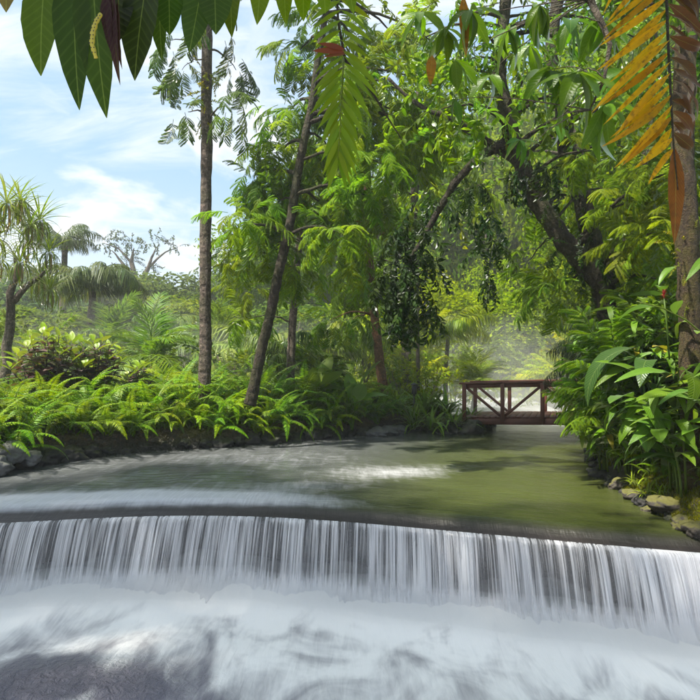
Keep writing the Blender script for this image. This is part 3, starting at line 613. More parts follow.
def palm(x, y, h, fl, n, label, col=GREEN, lib='palm', rad=0.09, bark='palm_bark', group=None, z=None, name='palm_tree', stems=1):
    z = gz(x, y) if z is None else z
    root = thing(name, label, 'palm', (x, y, z - 0.1), group)
    for k in range(stems):
        ox, oy = (0, 0) if stems == 1 else (R.uniform(-.5, .5), R.uniform(-.4, .4)); hh = h * (1 if stems == 1 else R.uniform(0.7, 1.1))
        top = Vector((ox * 1.8 + R.uniform(-.1, .1) * h * .3, oy * 1.8, hh))
        if hh > 0.3:
            b = MB(); pts = [Vector((ox, oy, 0)).lerp(top, i / 8) + Vector((0.03 * math.sin(i), 0, 0)) for i in range(9)]
            b.tube(pts, [rad * (1.25 - 0.4 * i / 8) for i in range(9)], 9); obj('trunk', b.mesh('palm_trunk', M[bark]), root)
        a0 = R.uniform(0, 6.28)
        for i in range(n):
            az = a0 + i * 2.399
            m = Matrix.Rotation(az, 4, 'Z') @ Matrix.Rotation(R.uniform(-0.3, 0.25), 4, 'X') @ Matrix.Scale(fl * R.uniform(0.8, 1.1), 4)
            m.translation = top + Vector((0, 0, R.uniform(-0.12, 0.05)))
            obj('frond', LIB[lib][(i * 3 + k) % len(LIB[lib])] if R.random() < .5 else R.choice(LIB[lib]), root, mat4=m, color=jit(col, 0.2))
    return root
def bez(a, b, sag, n=8, wig=0.05):
    out = []
    for i in range(n + 1):
        t = i / n; p = a.lerp(b, t) + Vector((0, 0, sag * math.sin(math.pi * t)))
        if 0 < i < n: p += Vector((R.uniform(-wig, wig), R.uniform(-wig, wig), R.uniform(-wig, wig)))
        out.append(p)
    return out
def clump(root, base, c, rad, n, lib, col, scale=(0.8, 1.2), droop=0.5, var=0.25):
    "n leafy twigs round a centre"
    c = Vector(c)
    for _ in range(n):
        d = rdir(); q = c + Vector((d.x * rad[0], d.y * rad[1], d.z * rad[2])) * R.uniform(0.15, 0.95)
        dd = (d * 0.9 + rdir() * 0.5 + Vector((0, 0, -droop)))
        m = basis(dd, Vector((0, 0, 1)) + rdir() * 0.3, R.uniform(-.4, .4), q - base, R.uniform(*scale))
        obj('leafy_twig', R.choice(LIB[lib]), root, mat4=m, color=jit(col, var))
def tree(name, label, cat, path, radii, clusters, bark='bark', group=None, sides=12, limb_r=0.05, limbs=True, rough=0.16):
    base = Vector(path[0]); root = thing(name, label, cat, base, group)
    b = MB(); pts = []
    rr = []
    for i in range(len(path) - 1):
        k = 14
        for j in range(k):
            t = j / k; pts.append(Vector(path[i]).lerp(Vector(path[i + 1]), t) - base ) ; rr.append(radii[i] * (1 - t) + radii[i + 1] * t)
    pts.append(Vector(path[-1]) - base); rr.append(radii[-1])
    pts = [p + Vector((mnoise.noise(p * .8), mnoise.noise(p * .8 + Vector((7, 0, 0))), 0)) * rr[i] * 0.5 for i, p in enumerate(pts)]
    b.tube(pts, rr, 18, rough=rough); obj('trunk', b.mesh('trunk', M[bark]), root)
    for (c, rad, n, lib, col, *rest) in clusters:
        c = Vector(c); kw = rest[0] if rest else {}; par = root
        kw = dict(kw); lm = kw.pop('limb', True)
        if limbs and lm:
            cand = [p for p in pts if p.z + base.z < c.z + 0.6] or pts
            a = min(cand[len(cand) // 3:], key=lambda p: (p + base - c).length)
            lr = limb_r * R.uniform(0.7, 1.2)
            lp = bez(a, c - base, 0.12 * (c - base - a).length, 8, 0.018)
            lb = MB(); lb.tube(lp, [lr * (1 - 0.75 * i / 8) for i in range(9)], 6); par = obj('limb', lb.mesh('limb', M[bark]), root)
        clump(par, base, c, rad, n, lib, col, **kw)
    return root
def bush(x, y, h, rad, n, lib, col, label, group=None, cat='shrub', name='shrub', scale=(0.6, 1.0), z=None, droop=0.1):
    z = gz(x, y) if z is None else z
    base = Vector((x, y, z - 0.05)); root = thing(name, label, cat, base, group)
    b = MB()
    for k in range(4):
        t = Vector((R.uniform(-.4, .4) * rad, R.uniform(-.4, .4) * rad, h * R.uniform(0.5, 0.8)))
        b.tube(bez(Vector((0, 0, 0)), t, 0, 5, 0.03), [0.03, 0.026, 0.022, 0.018, 0.014, 0.01], 5)
    obj('stem', b.mesh('shrub_stem', M['bark']), root)
    for _ in range(n):
        d = rdir(); d.z = abs(d.z) * 1.1 - 0.25
        q = Vector((d.x * rad, d.y * rad, h * 0.5 + d.z * h * 0.5)) * R.uniform(0.45, 0.95); q.z = max(q.z, 0.1)
        m = basis(d + Vector((0, 0, 0.45 - droop)) + rdir() * 0.4, Vector((0, 0, 1)) + rdir() * 0.3, 0, q, R.uniform(*scale))
        obj('leafy_twig', R.choice(LIB[lib]), root, mat4=m, color=jit(col, 0.25))
    return root

# ------------------------------------------------------------------ left bank: ferns, rocks
def along(poly, y0, y1, step):
    out = []; acc = 0
    pts = [Vector((x, y)) for y, x in poly]
    for a, b in zip(pts[:-1], pts[1:]):
        n = max(1, int((b - a).length / 0.05)); 
        for i in range(n):
            p = a.lerp(b, i / n); acc += (b - a).length / n
            if acc >= step and y0 <= p.y <= y1:
                acc = 0; t = (b - a).normalized(); out.append((p, t))
    return out
for p, t in along(LB, 8.0, 14.5, 0.40):
    for row, off in enumerate((0.16, 0.8, 1.5, 2.4)):
        q = p + Vector((-t.y, t.x)) * (off + R.uniform(-.15, .2))
        if row and R.random() < (0.12 if row < 3 else 0.4): continue
        c = jit((0.15, 0.235, 0.016) if q.x < -2.2 else (0.115, 0.20, 0.018), 0.25)
        lab = ('bright green sword fern arching over the edge of the dark soil bank' if row == 0 else 'green sword fern in the thick fern bed behind the bank edge')
        fern(q.x, q.y, (1.1, 1.4, 1.5, 1.5)[row] * R.uniform(0.8, 1.15), (18, 15, 12, 10)[row], lab, ('ferns at the bank edge' if row == 0 else 'ferns behind the bank edge'), c)
def rock_mesh(name, m, seed, sub=3, rough=0.35):
    import bmesh
    bm = bmesh.new(); bmesh.ops.create_icosphere(bm, subdivisions=sub, radius=1.0)
    for v in bm.verts:
        k = 1 + rough * mnoise.noise(v.co * 1.3 + Vector((seed * 3.1, 0, 0))) + rough * 0.5 * mnoise.noise(v.co * 3.2 + Vector((0, seed * 1.7, 0))) + rough * 0.25 * mnoise.noise(v.co * 8 + Vector((0, seed * 1.7, 3)))
        v.co *= k
    me = bpy.data.meshes.new(name); bm.to_mesh(me); bm.free(); me.materials.append(m)
    me.polygons.foreach_set('use_smooth', np.ones(len(me.polygons), dtype=bool)); return me
RK = {k: [rock_mesh('rock_' + k, M[k], i + j * 10, 4, 0.38) for i in range(5)] for j, k in enumerate(('rock', 'grey_rock', 'moss_rock'))}
def rock(x, y, z, sx, sy, sz, kind, label, group, name='rock'):
    o = obj(name, R.choice(RK[kind])); m = Matrix.Rotation(R.uniform(0, 6.28), 4, 'Z') @ Matrix.Diagonal((sx, sy, sz, 1)); m.translation = (x, y, z); o.matrix_local = m
    return tag(o, label, 'rock', group)
for p, t in along(LB, 7.6, 14.4, 0.34):
    q = p + Vector((-t.y, t.x)) * R.uniform(-0.02, 0.18); s = R.uniform(0.10, 0.22)
    rock(q.x, q.y, R.uniform(0.02, 0.12), s * 1.25, s, s * 0.8, 'rock', 'wet black rock at the foot of the fern bank', 'black rocks along the fern bank')
for px, py, d, s in ((10, 452, 9.1, 0.22), (30, 458, 9.3, 0.15), (-6, 466, 8.7, 0.2)):
    v = P(px, py, d); rock(v.x, v.y, v.z, s * 1.2, s, s * 0.7, 'grey_rock', 'pale grey lichened boulder at the left end of the fern bank', 'pale boulders of the fern bank')
# right bank edge stones
for p, t in along(RB, 5.0, 11.0, 0.27):
    q = p + Vector((t.y, -t.x)) * R.uniform(-0.03, 0.14); s = R.uniform(0.05, 0.12)
    rock(q.x, q.y, R.uniform(-0.02, 0.06), s * 1.3, s, s * 0.8, 'moss_rock' if R.random() < .45 else 'rock', 'small mossy stone at the waterline of the ginger bank', 'stones edging the ginger bank', 'stone')
for px, py, d, s in ((668, 496, 6.4, 0.15), (692, 518, 5.9, 0.13)):
    v = P(px, py, d); rock(v.x, v.y, v.z - 0.1, s * 1.3, s * 1.2, s * 0.6, 'moss_rock', 'yellow green moss covered rock beside the ginger plants', 'mossy rocks by the gingers')

# ------------------------------------------------------------------ left bank trees
def clus(lst, d, lib, col, sc=1.0, **kw):
    out = []
    for it in lst:
        px, py, rp, n = it[:4]; dd = d + R.uniform(-1, 1) if len(it) < 5 else it[4]
        r = rp / FPX * dd
        out.append((P(px, py, dd), (r * sc, r * 1.1, r * (it[5] if len(it) > 5 else 0.75)), n, lib, jit(col, 0.22), kw))
    return out
d = 12.4; x0 = (205 - 350) / FPX * d
sl = tree('slender_tree', 'tall straight slender pale trunk rising from the fern bed, feathery leaves at its top', 'tree',
     [(x0, d, gz(x0, d) - 0.1), (x0, d, 2.5), (x0 + 0.02, d, 5.5), (x0 + 0.05, d, 8.6), (x0 + .08, d, 12.0)], [0.135, 0.12, 0.115, 0.11, 0.10],
     clus([(182, 70, 24, 9), (236, 70, 24, 9), (226, 105, 22, 7), (188, 112, 20, 6), (172, 40, 20, 6), (215, 20, 26, 7), (240, -20, 30, 6)], d, 'feather', (0.07, 0.11, 0.025), droop=0.9, scale=(0.6, 0.95))
     + [(P(206, 95, d), (0.2, 0.2, 1.1), 40, 'small', (0.19, 0.20, 0.02), dict(scale=(0.4, 0.65), limb=False))], bark='palm_bark', limb_r=0.025)
d = 11.6
tr = tree('leaning_tree', 'dark rough trunk leaning right from the fern bed under a feathery crown', 'tree',
     [P(250, 405, d), P(257, 372, d), P(270, 315, d), P(287, 235, d), P(300, 165, d), P(312, 100, d), P(330, -10, d), P(340, -60, d)], [0.125, 0.10, 0.096, 0.09, 0.08, 0.07, 0.055, 0.04],
     clus([(257, 180, 30, 31), (246, 225, 26, 26), (276, 250, 28, 29, 12.3), (282, 150, 30, 31, 12.3), (290, 110, 34, 32, 12.3), (276, 205, 26, 26, 12.3), (322, 205, 32, 31, 12.3), (330, 150, 34, 36, 12.3), (345, 95, 36, 36, 12.3), (375, 125, 34, 32), (400, 90, 36, 32), (385, 165, 36, 36), (355, 40, 40, 32, 12.3), (300, 50, 34, 29, 12.3), (395, 35, 40, 31), (418, 150, 34, 31), (345, 235, 28, 25), (440, 90, 34, 26), (430, 40, 34, 26), (365, 70, 30, 23), (410, 120, 30, 26), (440, 140, 26, 23), (320, 15, 34, 26, 12.3), (365, 195, 26, 23), (300, 175, 24, 20, 12.3)], 11.6, 'feather', (0.13, 0.215, 0.018), droop=0.45, scale=(0.55, 0.9)), bark='dark_bark', limb_r=0.045)
d = 13.2
tree('feathery_tree', 'bright feathery tree drooping behind the leaning trunk', 'tree',
     [P(290, 400, 13.8), P(292, 330, 13.8), P(300, 230, 13.8), P(310, 140, 13.8)], [0.10, 0.09, 0.075, 0.05],
     clus([(250, 285, 26, 15), (300, 270, 30, 16), (245, 320, 22, 12), (240, 255, 22, 12), (300, 200, 30, 16), (255, 215, 24, 12), (228, 235, 16, 8)], d, 'feather', (0.15, 0.22, 0.02), droop=0.4, scale=(0.55, 0.85)), limb_r=0.03)
d = 15.5
tree('thin_red_tree', 'thin reddish brown trunk hung with dead brown leaves behind the fern bed', 'tree',
     [P(384, 395, d), P(378, 350, d), P(370, 280, d), P(366, 200, d), P(366, 120, d)], [0.13, 0.12, 0.11, 0.10, 0.06],
     clus([(372, 270, 26, 14), (350, 290, 24, 12), (362, 225, 24, 12), (395, 215, 28, 14), (345, 190, 28, 14), (330, 320, 20, 11), (352, 320, 18, 9)], d, 'feather', (0.11, 0.19, 0.02), droop=0.9, scale=(0.7, 1.0))
     + [(P(372, 215, 15.3), (0.3, 0.3, 0.7), 14, 'hang', (0.12, 0.055, 0.02), dict(droop=2.0, scale=(0.7, 1.0)))], bark='red_bark', limb_r=0.03)
d = 17.5; v = P(418, 380, d)
b_ = MB(); b_.tube([Vector((v.x, d, gz(v.x, d) - .1)), Vector((v.x, d, 1.6)), Vector((v.x - .02, d, 3.2)), Vector((v.x, d, 4.6))], [0.06, 0.055, 0.05, 0.04], 8)
tag(obj('thin_pale_trunk', b_.mesh('thin_trunk', M['palm_bark'])), 'thin pale bare trunk standing behind the lily clump', 'tree')

# ------------------------------------------------------------------ mossy tree on the right bank
base = P(628, 430, 9.2)
d = 9.0
mt = tree('mossy_tree', 'thick dark mossy tree forking and leaning over the river', 'tree',
     [(base.x, base.y, gz(base.x, base.y) - 0.2), P(618, 340, 9.1), P(598, 285, d), P(560, 240, d), P(535, 195, d), P(512, 140, d), P(500, 80, d), P(508, -40, d)], [0.23, 0.20, 0.165, 0.14, 0.13, 0.12, 0.10, 0.07],
     clus([(470, 60, 34, 12), (520, 40, 34, 12), (560, 20, 34, 11), (450, 20, 34, 11), (540, 100, 30, 10), (420, 40, 34, 10), (600, 60, 34, 11), (500, 10, 34, 10), (470, 110, 26, 9), (640, 40, 34, 10), (590, 110, 26, 8), (550, 60, 34, 11), (480, 35, 34, 11), (510, 100, 30, 9), (630, 90, 30, 10), (600, 20, 34, 10), (450, 75, 30, 9), (660, 100, 30, 9), (440, 110, 24, 7)], 8.6, 'broad', (0.105, 0.175, 0.016), droop=0.6, scale=(0.7, 1.1))
     + clus([(610, 190, 30, 14), (640, 150, 30, 14), (630, 200, 28, 12, 8.2), (660, 280, 28, 12, 8.0), (640, 240, 26, 12, 8.0), (675, 170, 28, 12, 7.6), (670, 230, 28, 12, 7.6), (650, 220, 30, 11), (620, 240, 26, 9), (575, 200, 22, 7), (590, 150, 24, 8), (530, 260, 24, 8), (560, 290, 26, 10)], 9.5, 'feather', (0.13, 0.20, 0.018), droop=0.3, scale=(0.55, 0.85))
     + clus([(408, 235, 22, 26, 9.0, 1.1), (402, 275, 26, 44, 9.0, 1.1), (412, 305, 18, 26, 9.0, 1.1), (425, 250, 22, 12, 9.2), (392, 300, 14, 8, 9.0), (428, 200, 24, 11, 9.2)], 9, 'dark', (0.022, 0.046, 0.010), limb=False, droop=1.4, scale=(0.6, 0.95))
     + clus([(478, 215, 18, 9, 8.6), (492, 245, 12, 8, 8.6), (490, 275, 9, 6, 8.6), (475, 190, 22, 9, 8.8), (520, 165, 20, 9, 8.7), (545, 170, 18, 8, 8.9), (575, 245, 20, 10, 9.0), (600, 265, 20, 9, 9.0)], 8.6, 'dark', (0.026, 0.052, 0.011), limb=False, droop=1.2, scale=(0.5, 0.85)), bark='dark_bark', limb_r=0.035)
def limb(root, pts, radii, bark='dark_bark', sides=9):
    b = MB(); q = []; rr = []
    for i in range(len(pts) - 1):
        for j in range(12):
            t = j / 12; q.append(pts[i].lerp(pts[i + 1], t) - root.location); rr.append(radii[i] * (1 - t) + radii[i + 1] * t)
    q.append(pts[-1] - root.location); rr.append(radii[-1]); q = [p + Vector((mnoise.noise(p * 1.3), mnoise.noise(p * 1.3 + Vector((7, 0, 0))), mnoise.noise(p * 1.3 + Vector((0, 9, 0))))) * 0.08 for p in q]
    b.tube(q, rr, 12, rough=0.25); return obj('limb', b.mesh('limb', M[bark]), root)
limb(mt, [P(612, 310, 9.2), P(596, 250, 9.5), P(578, 190, 9.6), P(566, 140, 9.6), P(552, 60, 9.6), P(565, -60, 9.6)], [0.16, 0.15, 0.14, 0.13, 0.11, 0.08])
limb(mt, [P(508, 140, 9.0), P(485, 152, 8.9), P(455, 185, 8.9), P(430, 225, 9.0), P(408, 265, 9.0)], [0.09, 0.07, 0.055, 0.045, 0.025])
limb(mt, [P(520, 160, 9.0), P(490, 142, 9.1), P(455, 120, 9.2), P(430, 112, 9.3), P(390, 80, 9.5)], [0.09, 0.06, 0.05, 0.04, 0.02])
limb(mt, [P(605, 280, 9.1), P(630, 220, 9.4), P(650, 150, 9.6), P(655, 60, 9.8), P(650, -50, 10)], [0.10, 0.085, 0.075, 0.06, 0.04])
for cx_, cy_, cz_, s_ in ((5.6, 10.5, 9.8, 0.7),):
    o = obj('crown', R.choice(LIB['mid']), mt, mat4=Matrix.Translation(Vector((cx_, cy_, cz_)) - mt.location) @ Matrix.Diagonal((s_, s_, s_ * .5, 1)), color=(0.07, 0.12, 0.016)); o['kind'] = 'stuff'
for root_, cs in ((sl, ((-3.0, 12.4, 11.6, 0.6),)),):
    for cx_, cy_, cz_, s_ in cs:
        o = obj('crown', R.choice(LIB['mid']), root_, mat4=Matrix.Translation(Vector((cx_, cy_, cz_)) - root_.location) @ Matrix.Diagonal((s_, s_, s_ * .4, 1)), color=(0.07, 0.12, 0.016)); o['kind'] = 'stuff'
sh = tree('unseen_shade_tree', 'broad unseen tree added on the bank beside the weir to shade the falls', 'tree', [(-10.9, 3.2, gz(-10.9, 3.2) - .2), (-10.4, 3.0, 3), (-9.0, 2.8, 6), (-6.5, 2.6, 8.5)], [0.3, 0.26, 0.22, 0.12], [], bark='bark')  # stands out of view; added with its crowns to keep sun off the falls
for cx_, cy_, cz_, s_ in ((-6.6, 3.4, 8.8, 0.8), (-4.4, 2.4, 9.2, 0.75), (-8.6, 2.6, 8.2, 0.7), (-6.6, 5.2, 9.0, 0.55), (-2.4, 1.8, 9.4, 0.6), (-4.6, 0.6, 9.2, 0.6)):
    o = obj('crown', R.choice(LIB['mid']), sh, mat4=Matrix.Translation(Vector((cx_, cy_, cz_)) - sh.location) @ Matrix.Diagonal((s_, s_, s_ * .5, 1)), color=(0.07, 0.12, 0.016)); o['kind'] = 'stuff'
for px, py, d_, n_ in ((600, 285, 8.9, 9), (575, 255, 8.9, 8), (545, 215, 8.9, 8), (525, 175, 8.9, 8), (505, 130, 8.9, 7), (585, 215, 9.4, 8), (570, 160, 9.4, 7), (560, 110, 9.4, 6), (612, 320, 8.9, 8), (620, 350, 8.9, 8), (490, 150, 8.8, 5), (460, 180, 8.8, 5)):
    clump(mt, mt.location, P(px, py, d_), (.22, .2, .25), n_, R.choice(['hang', 'feather', 'small']), jit((0.05, 0.085, 0.015), .4), scale=(0.35, 0.6), droop=.9)
ut = tree('upstream_tree', 'leafy bright green tree on the right bank upstream of the footbridge', 'tree', [(8.2, 17.5, gz(8.2, 17.5) - .2), (8.0, 17.5, 3.0), (7.0, 17.2, 6.0), (6.0, 17.0, 9.5)], [0.2, 0.17, 0.14, 0.08],
     clus([(470, 170, 40, 10), (500, 200, 40, 11), (530, 150, 42, 11), (560, 200, 40, 11), (590, 240, 40, 11),  (600, 170, 40, 11), (620, 120, 40, 10), (480, 120, 40, 10), (440, 200, 34, 8), (640, 200, 40, 11), (660, 260, 38, 10),  (550, 100, 40, 10), (510, 80, 40, 10), (640, 310, 30, 9), (690, 200, 40, 10)], 17, 'broad', (0.15, 0.22, 0.018), droop=.5, scale=(1.0, 1.6)), limb_r=.05)
it = tree('inner_garden_tree', 'bright green tree with drooping feathery leaves behind the thin reddish trunk', 'tree', [P(405, 398, 18.5), P(408, 300, 18.5), P(415, 180, 18.5), P(420, 60, 18.5)], [0.16, 0.14, 0.12, 0.07],
     clus([(380, 160, 36, 10), (420, 190, 36, 10), (360, 220, 34, 10), (440, 150, 36, 10), (400, 110, 38, 10), (340, 260, 32, 9), (450, 100, 38, 10), (370, 90, 36, 9), (330, 180, 34, 9), (460, 190, 30, 8)], 18, 'feather', (0.14, 0.21, 0.018), droop=.8, scale=(1.1, 1.6)), limb_r=.04)
# trunk on the far right
x0, y0 = 3.72, 6.5
tree('moss_trunk_tree', 'moss covered straight trunk among the gingers at the right', 'tree',
     [(x0, y0, gz(x0, y0) - .1), (x0 - .02, y0, 2.2), (x0 - .12, y0, 3.4), (x0 - .1, y0, 4.6), (x0, y0, 6.5)], [0.13, 0.12, 0.115, 0.11, 0.1],
     clus([(640, 10, 40, 12, 6.8), (690, 40, 40, 12, 6.8), (600, -20, 40, 10, 6.8), (690, 120, 34, 8, 7.2)], 6.6, 'broad', (0.05, 0.10, 0.014), droop=0.7, scale=(0.8, 1.1))
     + [(Vector((x0 - .05, y0 - .05, 2.6)), (0.2, 0.2, 0.6), 16, 'small', (0.14, 0.15, 0.02), dict(scale=(0.25, 0.4), limb=False))], bark='moss_bark', limb_r=0.03)

# ------------------------------------------------------------------ bridge
BA = math.radians(-20)
ex = Vector((math.cos(BA), math.sin(BA), 0)); ey = Vector((-math.sin(BA), math.cos(BA), 0)); ez = Vector((0, 0, 1))
B0 = Vector((2.78, 14.55, 0.28))
br = thing('footbridge', 'red brown timber footbridge with crossed braces in its railings', 'bridge', B0)
def beam(name, a, b, hw, hh, up=ez):
    a = Vector(a); b = Vector(b); t = (b - a); l = t.length; t.normalize(); s = t.cross(up).normalized(); u = s.cross(t)
    bb = MB(); bb.box((0, 0, 0), Vector((l / 2, 0, 0)), Vector((0, hw, 0)), Vector((0, 0, hh)))
    me = bb.mesh(name, M['wood'], smooth=False)
    o = obj(name, me, br); m = Matrix((t, -s, u)).transposed().to_4x4(); m.translation = (a + b) / 2; o.matrix_local = m
    md = o.modifiers.new('bevel', 'BEVEL'); md.width = 0.006; md.segments = 1
    return o
LEN = 5.4; NB = 6; bay = LEN / NB
def arch(s): return 0.015 * math.sin(math.pi * s / LEN) + 0.02 * s
for yy in (0.0, 1.7):
    f = lambda s, z: ex * s + ey * yy + ez * (z + arch(s))
    for i in range(NB):
        beam('deck_beam', f(i * bay - (0.02 if i == 0 else 0), -0.02), f((i + 1) * bay, -0.02), 0.055, 0.075)
        beam('cap_rail', f(i * bay - 0.12 * (i == 0), 0.90), f((i + 1) * bay, 0.90), 0.085, 0.022)
        beam('top_rail', f(i * bay, 0.83), f((i + 1) * bay, 0.83), 0.03, 0.046)
        sgn = i % 2
        a_, b__ = (0.80, 0.10) if sgn == 0 else (0.10, 0.80)
        beam('brace', f(i * bay + 0.04, a_) , f((i + 1) * bay - 0.04, b__), 0.022, 0.032)
    for i in range(NB + 1):
        beam('post', f(i * bay, -0.06) + ey * (-0.06 if yy == 0 else 0.06), f(i * bay, 0.876) + ey * (-0.06 if yy == 0 else 0.06), 0.045, 0.045, up=ex)
for i in range(36):
    s = (i + 0.5) * LEN / 36
    beam('deck_plank', ex * s - ey * 0.05 + ez * (arch(s) + 0.078), ex * s + ey * 1.75 + ez * (arch(s) + 0.078), LEN / 36 * 0.47, 0.018)
# abutment stones
for s in (-0.25, 0.15):
    for yy in (-0.1, 0.8, 1.8):
        v = B0 + ex * s + ey * yy; rock(v.x, v.y, -0.02, 0.42, 0.4, 0.32, 'rock', 'dark stone under the near end of the footbridge', 'stones under the footbridge')

# ------------------------------------------------------------------ lily clump, path light, kerb
def strap_clump(x, y, h, n, col, label, group, name='lily_clump', lib='strap', z=None):
    z = gz(x, y) if z is None else z; root = thing(name, label, 'plant', (x, y, z), group)
    for i in range(n):
        az = i * 2.399 + R.uniform(-.3, .3); el = R.uniform(0.75, 1.4)
        dd = Vector((math.cos(az) * math.cos(el), math.sin(az) * math.cos(el), math.sin(el)))
        m = basis(dd, ez - dd * 0.2 + Vector((-math.cos(az), -math.sin(az), 0)) * 0.5, 0, (R.uniform(-.08, .08), R.uniform(-.08, .08), 0), h * R.uniform(0.7, 1.1))
        obj('leaf', R.choice(LIB[lib]), root, mat4=m, color=jit(col, 0.25))
for px, py, d, h in ((412, 428, 14.6, 0.9), (432, 430, 14.4, 1.0), (452, 430, 14.5, 0.95), (466, 426, 15.0, 0.85), (424, 420, 15.3, 1.0), (446, 418, 15.4, 1.05), (470, 420, 15.6, 0.8), (398, 424, 15.0, 0.8)):
    v = P(px, py, d); strap_clump(v.x, v.y, h, 34, (0.13, 0.22, 0.02), 'strap leaved lily clump at the bank tip beside the footbridge', 'lily clumps by the footbridge', z=max(0.05, gz(v.x, v.y)))
v = P(412, 405, 14.9)
pl = thing('path_light', 'small black garden path light standing among the lilies', 'lamp', (v.x, 14.4, 0.3))
b_ = MB(); b_.tube([Vector((0, 0, 0)), Vector((0, 0, 0.62))], 0.022, 10); obj('post', b_.mesh('light_post', M['black']), pl)
b_ = MB(); b_.tube([Vector((0, 0, 0.62)), Vector((0, 0, 0.64)), Vector((0, 0, 0.82)), Vector((0, 0, 0.84))], [0.05, 0.062, 0.062, 0.03], 14); obj('lamp_head', b_.mesh('light_head', M['black']), pl)
b_ = MB(); b_.tube([Vector((0, 0, 0.84)), Vector((0, 0, 0.86)), Vector((0, 0, 0.89))], [0.085, 0.08, 0.02], 14); obj('lamp_cap', b_.mesh('light_cap', M['black']), pl)
for i, (px, py, d) in enumerate(((388, 430, 14.1), (398, 429, 14.3), (378, 431, 13.8))):
    v = P(px, py, d); o = rock(v.x, v.y, 0.07, 0.26, 0.2, 0.12, 'grey_rock', 'flat pale stone on the water edge before the lilies', 'flat pale stones by the lilies')

# ------------------------------------------------------------------ croton shrubs, banana leaves
def croton(px, py, d, h, rad, n, seed, label):
    v = P(px, py, d); z = gz(v.x, v.y); root = thing('croton_shrub', label, 'shrub', (v.x, v.y, z), None); b = MB(); tips = []
    for k in range(n):
        az = k * 2.399; rr = rad * math.sqrt((k + 0.5) / n)
        t = Vector((math.cos(az) * rr, math.sin(az) * rr, h * R.uniform(0.72, 1.05) * (1 - 0.3 * (rr / rad) ** 2))); tips.append(t)
        b.tube(bez(Vector((0, 0, 0)), t, 0.0, 5, 0.03), [0.018, 0.016, 0.014, 0.012, 0.01, 0.008], 4)
    obj('stem', b.mesh('croton_stem', M['bark']), root)
    for t in tips:
        for j in range(15):
            u = j / 15; q = t * (0.5 + 0.5 * u) if u < 1 else t
            el = -0.1 + 1.1 * u ** 2; az = j * 2.399
            dd = Vector((math.cos(az) * math.cos(el), math.sin(az) * math.cos(el), math.sin(el)))
            col = (0.19, 0.27, 0.012) if u > 0.78 else ((0.075, 0.025, 0.035) if R.random() < .75 else (0.08, 0.07, 0.03))
            obj('leaf', R.choice(LIB['croton']), root, mat4=basis(dd, ez + rdir() * .3, 0, q, R.uniform(0.24, 0.36)), color=jit(col, 0.2))
croton(48, 415, 11.9, 1.75, 0.75, 22, 1, 'large dark purple croton shrub with lime green tips behind the ferns')
croton(97, 412, 12.6, 1.5, 0.60, 16, 2, 'smaller dark purple croton beside the large croton shrub')
croton(140, 410, 12.6, 1.05, 0.35, 8, 3, 'narrow croton with orange dark leaves left of the slender trunk')
def big_leaf_plant(x, y, leaves, label, name='banana_plant', cat='plant', lib='ginger', col=GREEN, z=None):
    z = gz(x, y) if z is None else z; root = thing(name, label, cat, (x, y, z))
    for az, el, h, l, wd in leaves:
        b = MB(); dd = Vector((math.cos(az) * math.cos(el), math.sin(az) * math.cos(el), math.sin(el)))
        top = Vector((math.cos(az) * 0.12, math.sin(az) * 0.12, h)); b.tube(bez(Vector((0, 0, 0)), top, 0, 5, 0.01), 0.02, 6); st = obj('stalk', b.mesh('leaf_stalk', M['frond']), root, color=col)
        obj('leaf', R.choice(LIB[lib]), st, mat4=basis(dd, ez + rdir() * .2, R.uniform(-.5, .5), top, (l * wd, l, l)), color=jit(col, 0.15))
v = P(352, 400, 13.8); big_leaf_plant(v.x, v.y, [(0.6, 1.1, 0.9, 1.0, 1.6), (2.6, 0.5, 0.9, 0.9, 1.6), (1.6, 1.3, 0.7, 0.9, 1.7), (3.4, 0.9, 0.6, 0.8, 1.6), (5.2, 0.8, 0.7, 0.8, 1.6), (0.1, 0.6, 0.7, 0.8, 1.5)], 'broad paddle leaved banana plant behind the fern bed', col=(0.10, 0.19, 0.02))
v = P(318, 402, 14.2); big_leaf_plant(v.x, v.y, [(0.9, 1.2, 0.7, 0.8, 1.7), (2.3, 0.9, 0.6, 0.8, 1.7), (4.4, 0.9, 0.6, 0.7, 1.6), (5.6, 0.7, 0.6, 0.8, 1.6)], 'small lime green banana plant beside the larger banana plant', col=(0.17, 0.25, 0.02))

# ------------------------------------------------------------------ garden beyond the left bank
v = P(30, 300, 14.5)
sp_root = thing('screw_pine', 'screw pine with spiky green heads and hanging dead leaves at the left edge', 'tree', (v.x - 0.6, 14.5, gz(v.x - .6, 14.5)))
b_ = MB(); b_.tube(bez(Vector((0, 0, -0.1)), Vector((0.25, 0, 3.3)), 0, 8, 0.06), [0.13, 0.125, 0.12, 0.115, 0.11, 0.1, 0.09, 0.07, 0.04], 9); b_.tube(bez(Vector((0.1, 0, 2.2)), Vector((0.9, 0.1, 3.0)), 0, 6, 0.04), [0.09, 0.085, 0.08, 0.07, 0.06, 0.05, 0.03], 8)
obj('trunk', b_.mesh('screw_pine_trunk', M['bark']), sp_root)
for c, k, l in [((0.35 + 0.85 * math.cos(a_ * 2.4) * (a_ / 14) ** .5, 0.6 * math.sin(a_ * 2.4), 4.7 - 2.4 * (a_ / 14) ** 1.2), 44, R.uniform(.7, .95)) for a_ in range(14)]:
    for i in range(k):
        az = i * 2.399; el = 1.3 - 2.2 * (i / k) ** 1.1; dd = Vector((math.cos(az) * math.cos(el), math.sin(az) * math.cos(el), math.sin(el)))
        dead = i / k > 0.86
        obj('leaf', LIB['strap'][0 if i / k < .4 else 2], sp_root, mat4=basis(dd, ez + rdir() * .1, 0, c, (l * R.uniform(.45, .65), l * R.uniform(.8, 1.05), l)), color=jit((0.20, 0.15, 0.10) if dead else (0.17, 0.235, 0.025) if i / k < .5 else (0.11, 0.15, 0.025), .2))
